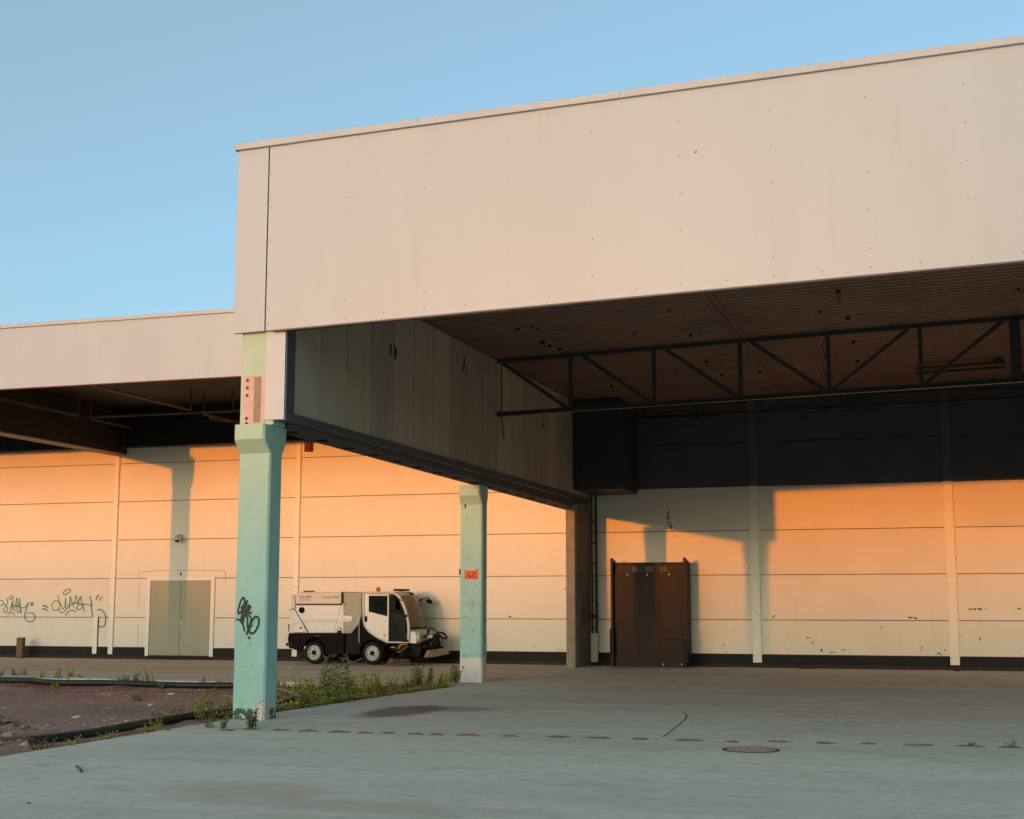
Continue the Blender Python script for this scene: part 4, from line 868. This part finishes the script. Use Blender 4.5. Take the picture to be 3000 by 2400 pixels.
mb = MB(); P_ = VP(pts_, VB); mb.prism_y(P_, VB-.03, VB+.06); mb.build('front_mirror', 'v_black', car, bevel=.012)
# black wiper and far pillar trim
wf = lambda zx, zy: Vector((V(zx, zy, 36.05)[0]+.02, 36.0, V(zx, zy, 36.05)[1]))
mb = MB(); mb.tube([wf(1515, 700), wf(1528, 640), wf(1540, 560), wf(1545, 520)], .012, 5); mb.tube([wf(1545, 720), wf(1562, 640), wf(1550, 560)], .009, 5); mb.build('wiper', 'v_black', car)
mb = MB(); q = V(1390, 557); mb.box(q[0]-.06, q[0]+.07, VY-.05, VY+.005, q[1]-.035, q[1]+.035); mb.build('hinge', 'v_brown', car, bevel=.01)
mb = MB(); q = V(1395, 820); mb.box(q[0]-.08, q[0]+.08, VY-.04, VY-.001, q[1]-.03, q[1]+.04); mb.build('step_light', 'v_black', car, bevel=.01)
# nose: bumper, headlamp drums, arms, hoses
vpart('nose_panel', [(1430, 722), (1470, 722), (1500, 735), (1505, 850), (1428, 848)], 'v_white', VY+.05, VB-.05, .03)
for yy in (VY+.22, VB-.22):
    q = V(1490, 780); mb = MB(); mb.lathe([(.13, -.06), (.15, 0), (.14, .07), (.10, .09), (0, .07)], (q[0]+.02, yy, q[1]), 'x', 20); mb.build('headlamp', 'v_cream', car, smooth=True)
q = V(1560, 760); mb = MB(); mb.box(q[0]-.10, q[0]+.12, VY+.5, VB-.3, q[1]-.10, q[1]+.07); mb.build('pump_housing', 'v_cream', car, bevel=.03)
vpart('under_nose', [(1215, 855), (1500, 852), (1530, 900), (1500, 1000), (1330, 985), (1215, 930)], 'v_black', VY+.25, VB-.2, .02)
vpart('suction_mouth', [(1330, 985), (1560, 960), (1570, 1035), (1340, 1040)], 'v_brown', VY+.45, VB-.35, .01)
mb = MB(); V3 = lambda zx, zy, Y: Vector((V(zx, zy, Y)[0], Y, V(zx, zy, Y)[1]))
vpart('lift_bracket', [(1300, 905), (1312, 868), (1340, 852), (1400, 850), (1398, 862), (1345, 868), (1325, 885), (1315, 905)], 'orange_arm', VY+.05, VY+.12, .006)
mb.tube([V3(1315, 945, VY+.06), V3(1420, 870, VY+.1)], .012, 6); mb.build('lift_rod', 'orange_arm', car)
mb = MB(); mb.tube([V3(1420, 900, VY+.12), V3(1380, 960, VY+.0), V3(1330, 1005, VY-.05)], [.05, .06, .07], 8); mb.tube([V3(1500, 880, 35.8), V3(1620, 830, 35.9), V3(1720, 790, 35.9), V3(1740, 880, 35.9)], [.05, .05, .06, .07], 8); mb.build('brush_arm', 'v_black', car)
q = V3(1720, 810, 35.9); mb = MB(); mb.lathe([(.05, .16), (.09, .14), (.10, -.02), (.12, -.06), (.12, -.16), (.05, -.2)], tuple(q), 'z', 14); mb.build('brush_motor', 'v_black', car)
random.seed(31); mb = MB()
for (p_, r_) in (([(1600, 790), (1630, 720), (1660, 690), (1700, 705), (1740, 740), (1720, 790)], .014), ([(1640, 740), (1645, 700), (1680, 690), (1720, 720), (1790, 745), (1825, 780), (1800, 800), (1740, 760)], .018), ([(1690, 760), (1740, 730), (1800, 740), (1830, 785), (1815, 795), (1760, 770)], .02), ([(1560, 800), (1620, 760), (1680, 745), (1700, 800), (1690, 860)], .015), ([(1680, 830), (1690, 760), (1730, 740), (1770, 770), (1780, 830), (1760, 850)], .012)):
    mb.tube([V3(p.x, p.y, 35.85+.04*random.random()) for p in spline(p_, 4)], r_, 6)
mb.build('hydraulic_hoses', 'v_black', car, kind='stuff')
mb = MB(); mb.tube([V3(p.x, p.y, VY+.12) for p in spline([(780, 985), (800, 1030), (840, 1046), (880, 1030), (935, 1000)], 5)], .012, 6); mb.build('drip_hose', 'cable', car)
# round brushes: hub plate and a fringe of bristle tufts
def brush(cx, cy, cz, r0, r1, h, tilt, mat, nb=46):
    hb = MB(); hb.lathe([(0, .05), (r0*.75, .045), (r0+.015, .02), (r0+.015, -.012), (0, -.012)], (0, 0, 0), 'z', 24)
    br = MB(); rr = random.Random(int(cx*10))
    for layer in range(1):
        for k_ in range(nb):
            a_ = 2*math.pi*(k_+.5*layer)/nb+rr.uniform(-.03, .03); q0 = r0*(1-.12*layer); q1 = r1*(1-.10*layer)*rr.uniform(.94, 1.04); wd = 2*math.pi/nb*.30
            v = [(q0*math.cos(a_-wd), q0*math.sin(a_-wd), 0), (q0*math.cos(a_+wd), q0*math.sin(a_+wd), 0), (q1*math.cos(a_+wd*1.0), q1*math.sin(a_+wd*1.0), -h*rr.uniform(.95, 1.0)), (q1*math.cos(a_-wd*1.0), q1*math.sin(a_-wd*1.0), -h*rr.uniform(.95, 1.0)), ((q0+.03)*math.cos(a_), (q0+.03)*math.sin(a_), -.012), ((q1-.02)*math.cos(a_), (q1-.02)*math.sin(a_), -h*.99)]
            br.add(v, [(0, 1, 2, 3), (0, 3, 5, 4), (1, 4, 5, 2)])
    from mathutils import Matrix
    Rm = Matrix.Rotation(tilt[0], 3, 'X') @ Matrix.Rotation(tilt[1], 3, 'Y')
    for m_ in (hb, br): m_.v = [tuple(Rm @ Vector(v)+Vector((cx, cy, cz))) for v in m_.v]
    o_ = hb.build('round_brush', 'v_brown', car); o2 = br.build('bristles', mat, o_, kind='stuff'); return o_
c1 = V3(1328, 1012, VY-.02); brush(c1.x, c1.y+.02, .185, .235, .36, .18, (0, 0), 'bristle_brown')
c2 = V3(1715, 895, 35.95); brush(c2.x, c2.y, c2.z-.01, .21, .36, .19, (.1, -.13), 'bristle')
lh = V3(1230, 891, VY); mb = MB(); mb.box(lh.x-.06, lh.x+.06, VY+.2, VY+.24, lh.z-.012, lh.z+.012); mb.build('name_plate', 'v_cream', car)

# ------------------------------------------------------------------ slab details: drilled row with moss, manhole
HL = [(430, 2137), (480, 2139), (668, 2140), (732, 2137), (822, 2139.5), (905, 2142), (994, 2145), (1068, 2148), (1135, 2148), (1219, 2151), (1281, 2153), (1370, 2154), (1494, 2157), (1636, 2160), (1755, 2163), (1877, 2166), (2015, 2170), (2145, 2174), (2281, 2174), (2416, 2178), (2544, 2180), (2698, 2184), (2843, 2187), (2958, 2190), (3090, 2194), (3230, 2198)]
random.seed(17)
for i, (px, py) in enumerate(HL):
    q = on_z(px, py); mb = MB(); n = 18; ph = random.uniform(0, 6)
    rad = [1+.25*math.sin(3*t*6.283/n+ph)+random.uniform(-.15, .15) for t in range(n)]
    sx, sy = random.uniform(.09, .18), random.uniform(.06, .11)
    mb.add([(q.x, q.y, .014)]+[(q.x+sx*.55*rad[t]*math.cos(t*6.283/n), q.y+sy*.55*rad[t]*math.sin(t*6.283/n), .010+random.uniform(0, .008)) for t in range(n)]+[(q.x+sx*rad[t]*math.cos(t*6.283/n), q.y+sy*rad[t]*math.sin(t*6.283/n), .0012) for t in range(n)],
           [(0, 1+t, 1+(t+1) % n) for t in range(n)]+[(1+t, 1+n+t, 1+n+(t+1) % n, 1+(t+1) % n) for t in range(n)])
    mb.build('moss_patch', 'moss', slab)
q = on_z(2200, 2197.5); mh = empty('manhole_cover', (q.x, q.y, 0)); tag(mh, 'round rusty manhole cover set flush in the concrete slab', 'manhole cover')
mb = MB(); mb.lathe([(.33, -.05), (.33, .006), (.295, .007), (.293, .002)], (q.x, q.y, 0), 'z', 40); mb.build('ring', 'manhole_ring', mh)
mb = MB(); mb.lathe([(.291, .003), (.28, .009), (.2, .0095), (0, .010)], (q.x, q.y, 0), 'z', 40)
for i in range(-3, 4):
    for j in range(-3, 4):
        if i*i+j*j < 9.5: mb.box(q.x+i*.07-.022, q.x+i*.07+.022, q.y+j*.07-.022, q.y+j*.07+.022, .0, .0125)
mb.build('lid', 'manhole', mh)
# old saw cut / skid on the slab
mb = MB(); P_ = [on_z(a_.x, a_.y) for a_ in spline([(1943, 2160), (1975, 2135), (2003, 2112), (2011, 2098), (2006, 2090), (1996, 2086)], 5)]
for i in range(len(P_)-1):
    d = (P_[i+1]-P_[i]).normalized(); n_ = Vector((-d.y, d.x, 0))*.009; up = Vector((0, 0, .0022+.00003*i)); mb.add([P_[i]-n_+up, P_[i+1]-n_+up, P_[i+1]+n_+up, P_[i]+n_+up], [(0, 1, 2, 3)])
mb.build('skid_mark', 'manhole_ring', slab)

# ------------------------------------------------------------------ black hoses on the gravel
def ground_path(pts, z): return [Vector((on_z(p.x, p.y, z).x, on_z(p.x, p.y, z).y, z)) for p in spline(pts, 6)]
mb = MB(); mb.tube(ground_path([(-120, 1988), (0, 1992), (90, 1994), (160, 2000), (300, 2001), (420, 2004), (540, 2008), (690, 2009), (800, 2012)], -.02), .065, 10); tag(mb.build('black_hose', 'hose', smooth=True), 'long black hose lying along the crumbling kerb of the apron', 'hose', 'black hoses on the gravel')
mb = MB(); mb.tube(ground_path([(92, 2170), (150, 2163), (260, 2149), (380, 2128), (480, 2111), (570, 2097), (650, 2090), (720, 2082)], .0), .062, 10); tag(mb.build('black_hose', 'hose', smooth=True), 'thick black hose running from the rubble heap to the tagged post', 'hose', 'black hoses on the gravel')
mb = MB(); mb.tube(ground_path([(690, 2030), (760, 2022), (812, 2019), (845, 2026), (875, 2038), (886, 2048)], .06), .022, 8); tag(mb.build('bent_pipe', 'cable', smooth=True), 'thin pale pipe arching out of the weeds behind the tagged post', 'pipe')
mb = MB(); mb.tube([Vector((on_z(790, 2070).x, on_z(790, 2070).y, .0)), Vector((on_z(860, 2053).x, on_z(860, 2053).y, .03))], .03, 8); tag(mb.build('rusty_rod', 'rust'), 'rusty rod lying in the weeds beside the tagged post', 'rod')

# ------------------------------------------------------------------ weeds
def leaf(mb, p, d, up, l, wd):
    d = d.normalized(); s_ = d.cross(up).normalized()*wd; n_ = s_.cross(d).normalized()
    mb.add([p, p+d*l*.4+s_-n_*.1*l, p+d*l-n_*.28*l, p+d*l*.4-s_-n_*.1*l, p+d*l*.45+n_*.04*l], [(0, 1, 4), (1, 2, 4), (2, 3, 4), (3, 0, 4)])
def plant(loc, h, ns, spread, ll, lw, mat, label, cat='weed', group=None, tall=False, rnd=random):
    r = empty('weed', loc); tag(r, label, cat, group); st, lf = MB(), MB(); L0 = Vector(loc)
    for k_ in range(ns):
        a_ = rnd.uniform(0, 6.283); lean = spread*rnd.uniform(.2, 1); hh = h*rnd.uniform(.55, 1.05); P_ = []
        b0 = L0+Vector((rnd.gauss(0, spread*.25), rnd.gauss(0, spread*.25), 0))
        for t in range(6):
            f = t/5; P_.append(b0+Vector((math.cos(a_)*lean*f**1.5, math.sin(a_)*lean*f**1.5, hh*f)))
        st.tube(P_, [.006, .006, .005, .004, .003, .002], 5, False)
        nl = int(hh/.024) if tall else int(hh/.018)+5
        for q_ in range(nl):
            f = .12+.88*(q_+rnd.random()*.5)/nl; i = min(4, int(f*5)); u = f*5-i; p = P_[i].lerp(P_[i+1], min(1, u)); aa = q_*2.4+rnd.uniform(-.4, .4)
            el = rnd.uniform(.0, .7) if f < .8 else rnd.uniform(.5, 1.2); d = Vector((math.cos(aa)*math.cos(el), math.sin(aa)*math.cos(el), math.sin(el)))
            s_ = ll*rnd.uniform(.65, 1.1)*(1 if f < .7 else .75); leaf(lf, p, d, Vector((0, 0, 1)), s_, s_*lw)
    st.build('stems', 'stem', r, kind='stuff'); lf.build('leaves', mat, r, kind='stuff'); return r
random.seed(23)
pl = lambda px, py, z=-.05: on_z(px, py, z)
def P3(px, py, z=-.05): q_ = pl(px, py, z); return (q_.x, q_.y, gz(q_.x, q_.y) if q_.x < -10.2 else 0)
G = 'weeds along the slab and kerb'
plant(P3(968, 2068), .80, 6, .24, .17, .15, 'leaf_dark', 'tall dark-leaved weed, the biggest clump beside the slab edge', group=G, tall=True)
plant(P3(1012, 2052), .70, 5, .26, .15, .15, 'leaf_dark', 'tall dark-leaved weed just behind the biggest clump', group=G, tall=True)
plant(P3(938, 2045), .6, 4, .26, .15, .15, 'leaf_dark', 'dark narrow-leaved weed leaning left of the biggest clump', group=G, tall=True)
MID = [(1045, 2038, .42, 'leaf_lime'), (1075, 2042, .36, 'leaf_lime'), (1110, 2030, .34, 'leaf_lime'), (1150, 2030, .26, 'leaf_lime'), (1195, 2022, .24, 'leaf_lime'), (1225, 2020, .42, 'leaf_dark'), (1262, 2014, .34, 'leaf_dark'), (1290, 2014, .24, 'leaf_lime'), (1330, 2010, .36, 'leaf_dark'), (912, 2040, .28, 'leaf_lime'), (872, 2020, .24, 'leaf_lime'), (820, 2018, .26, 'leaf_lime'), (850, 2060, .22, 'leaf_dry'), (880, 2075, .24, 'leaf_dry'), (1020, 2032, .30, 'leaf_dry'), (900, 2082, .25, 'leaf_dark'), (1310, 2005, .2, 'leaf_lime')]
for (px, py, h, mt) in MID:
    plant(P3(px, py), h*1.2, random.randint(5, 8), .18, .09, .32, mt, {'leaf_lime': 'low lime-green weed in the strip between the two teal posts', 'leaf_dark': 'low dark green weed in the strip between the two teal posts', 'leaf_dry': 'low dry brownish weed in the strip between the two teal posts'}[mt], group='low weeds between the teal posts, '+mt[5:])
KB = [(160, 1992, .34), (178, 1993, .30), (120, 1992, .22), (45, 1984, .2), (70, 1984, .22), (205, 1988, .2), (0, 1986, .2), (395, 2000, .26), (428, 2001, .36), (440, 2001, .3), (372, 2000, .2), (350, 1999, .16), (590, 2005, .2), (640, 2006, .17), (665, 2006, .16), (475, 2012, .14), (160, 2010, .14), (240, 1992, .13)]
for (px, py, h) in KB:
    plant(P3(px, py), h, random.randint(3, 6), .13, .065, .34, random.choice(('leaf_lime', 'leaf_dark')), 'small green weed sprouting along the apron kerb by the black hose', group='weeds along the kerb')
NR = [(605, 2118, .42, 'leaf_dark'), (620, 2122, .36, 'leaf_dark'), (585, 2112, .36, 'leaf_lime'), (640, 2100, .28, 'leaf_lime'), (570, 2085, .24, 'leaf_lime'), (600, 2060, .3, 'leaf_lime'), (660, 2068, .24, 'leaf_lime'), (470, 2135, .22, 'leaf_lime'), (440, 2148, .15, 'leaf_lime'), (415, 2150, .14, 'leaf_lime'), (312, 2165, .13, 'leaf_lime'), (232, 2178, .12, 'leaf_lime'), (500, 2072, .14, 'leaf_lime'), (400, 2045, .13, 'leaf_dry'), (130, 2190, .14, 'leaf_dry'), (105, 2192, .12, 'leaf_dry'), (200, 2148, .1, 'leaf_lime')]
for (px, py, h, mt) in NR:
    plant(P3(px, py), h, random.randint(4, 8), .14, .05, .36, mt, {'leaf_lime': 'small lime-green weed in the gravel along the thick black hose', 'leaf_dark': 'bushy dark green weed in the gravel left of the tagged post', 'leaf_dry': 'tiny dry weed in the gravel near the rubble heap'}[mt], group='weeds in the gravel, '+mt[5:])
for (px, py, h, nn, lab) in ((735, 2136, .26, 9, 'bushy weed growing from a slab crack before the tagged post'), (657, 2138, .17, 4, 'round-leaved seedling growing from the slab left of the bushy weed'), (612, 2132, .13, 3, 'seedling at the slab edge beside the gravel'), (2843, 2187, .06, 4, 'tuft of moss and grass in the drilled row beyond the manhole'), (2955, 2190, .09, 4, 'taller grass tuft at the end of the drilled row')):
    q = on_z(px, py); plant((q.x, q.y, 0), h, nn, .12, .065 if h > .1 else .03, .4, 'leaf_dark', lab)
# low ground cover that nobody could count
gc = {k_: MB() for k_ in ('leaf_dark', 'leaf_lime', 'leaf_dry')}
random.seed(41)
for i in range(20000):
    u = random.random(); Y = 18.9+8.1*random.random()**.75
    xe = -10.16 if Y < 20 else -10.16+(Y-20)*.058
    X = xe-.06-abs(random.gauss(0, .5+1.1*(Y-18.9)/8)); 
    if X < -15.2 or mnoise.noise(Vector((X*.9, Y*.9, 5))) < -.22: continue
    z_ = gz(X, Y) if X < -10.2 else -.06; a_ = random.uniform(0, 6.28); el = random.uniform(.1, 1.2); s_ = random.uniform(.035, .085)
    kd = 'leaf_dry' if mnoise.noise(Vector((X*.8, Y*.8, 9)))+random.uniform(-.3, .3) > (.12 if Y > 21 else -.1) else random.choice(('leaf_dark', 'leaf_lime'))
    leaf(gc[kd], Vector((X, Y, z_+random.uniform(0, .10))), Vector((math.cos(a_)*math.cos(el), math.sin(a_)*math.cos(el), math.sin(el))), Vector((0, 0, 1)), s_, s_*.3)
for i in range(2600):
    Y = random.uniform(26.2, 27.0); X = -10.3-random.random()*18
    if mnoise.noise(Vector((X*.7, Y, 2))) < 0: continue
    a_ = random.uniform(0, 6.28); el = random.uniform(.2, 1.2); s_ = random.uniform(.02, .05)
    leaf(gc[random.choice(('leaf_dry', 'leaf_dark', 'leaf_dry'))], Vector((X, Y, gz(X, Y)+random.uniform(0, .04))), Vector((math.cos(a_)*math.cos(el), math.sin(a_)*math.cos(el), math.sin(el))), Vector((0, 0, 1)), s_, s_*.3)
for i in range(1500):
    Y = random.uniform(12.5, 18.4); X = -10.22-abs(random.gauss(0, .28))
    if mnoise.noise(Vector((X*1.2, Y*1.2, 7))) < .08: continue
    a_ = random.uniform(0, 6.28); el = random.uniform(.1, 1.1); s_ = random.uniform(.018, .04)
    leaf(gc[random.choice(('leaf_lime', 'leaf_dark', 'leaf_dry'))], Vector((X, Y, gz(X, Y)+random.uniform(0, .03))), Vector((math.cos(a_)*math.cos(el), math.sin(a_)*math.cos(el), math.sin(el))), Vector((0, 0, 1)), s_, s_*.3)
for k_, lab in (('leaf_dark', 'dark green ground cover in the strip beside the slab'), ('leaf_lime', 'bright green ground cover in the strip beside the slab'), ('leaf_dry', 'dry brown ground cover along the slab and kerb')):
    tag(gc[k_].build('ground_cover', k_, kind='stuff'), lab, 'ground cover')
# a scrap of paper on the apron and pale litter on the gravel
for i, (px, py, s_, lab) in enumerate(((850, 1962, .05, 'scrap of white paper on the asphalt apron near the sweeper'), (500, 2032, .07, 'flat white scrap on the gravel near the red soil'), (224, 2085, .06, 'small white scrap in the middle of the bare gravel'), (442, 2052, .05, 'pale scrap on the gravel below the flat white scrap'))):
    q = on_z(px, py, -.03); z_ = gz(q.x, q.y)+.01 if q.y < 27 else -.003
    mb = MB(); mb.add([(q.x-s_, q.y-.04, z_+.004), (q.x+s_, q.y-.05, z_+.012), (q.x+s_*.8, q.y+.05, z_+.03), (q.x-s_*.9, q.y+.04, z_+.015), (q.x-s_, q.y-.04, z_), (q.x+s_, q.y-.05, z_), (q.x+s_*.8, q.y+.05, z_), (q.x-s_*.9, q.y+.04, z_)], [(0, 1, 2, 3), (7, 6, 5, 4), (0, 4, 5, 1), (1, 5, 6, 2), (2, 6, 7, 3), (3, 7, 4, 0)]); tag(mb.build('litter', 'paper'), lab, 'litter')

for o in list(bpy.data.objects):
    if '_w' in o: del o['_w']
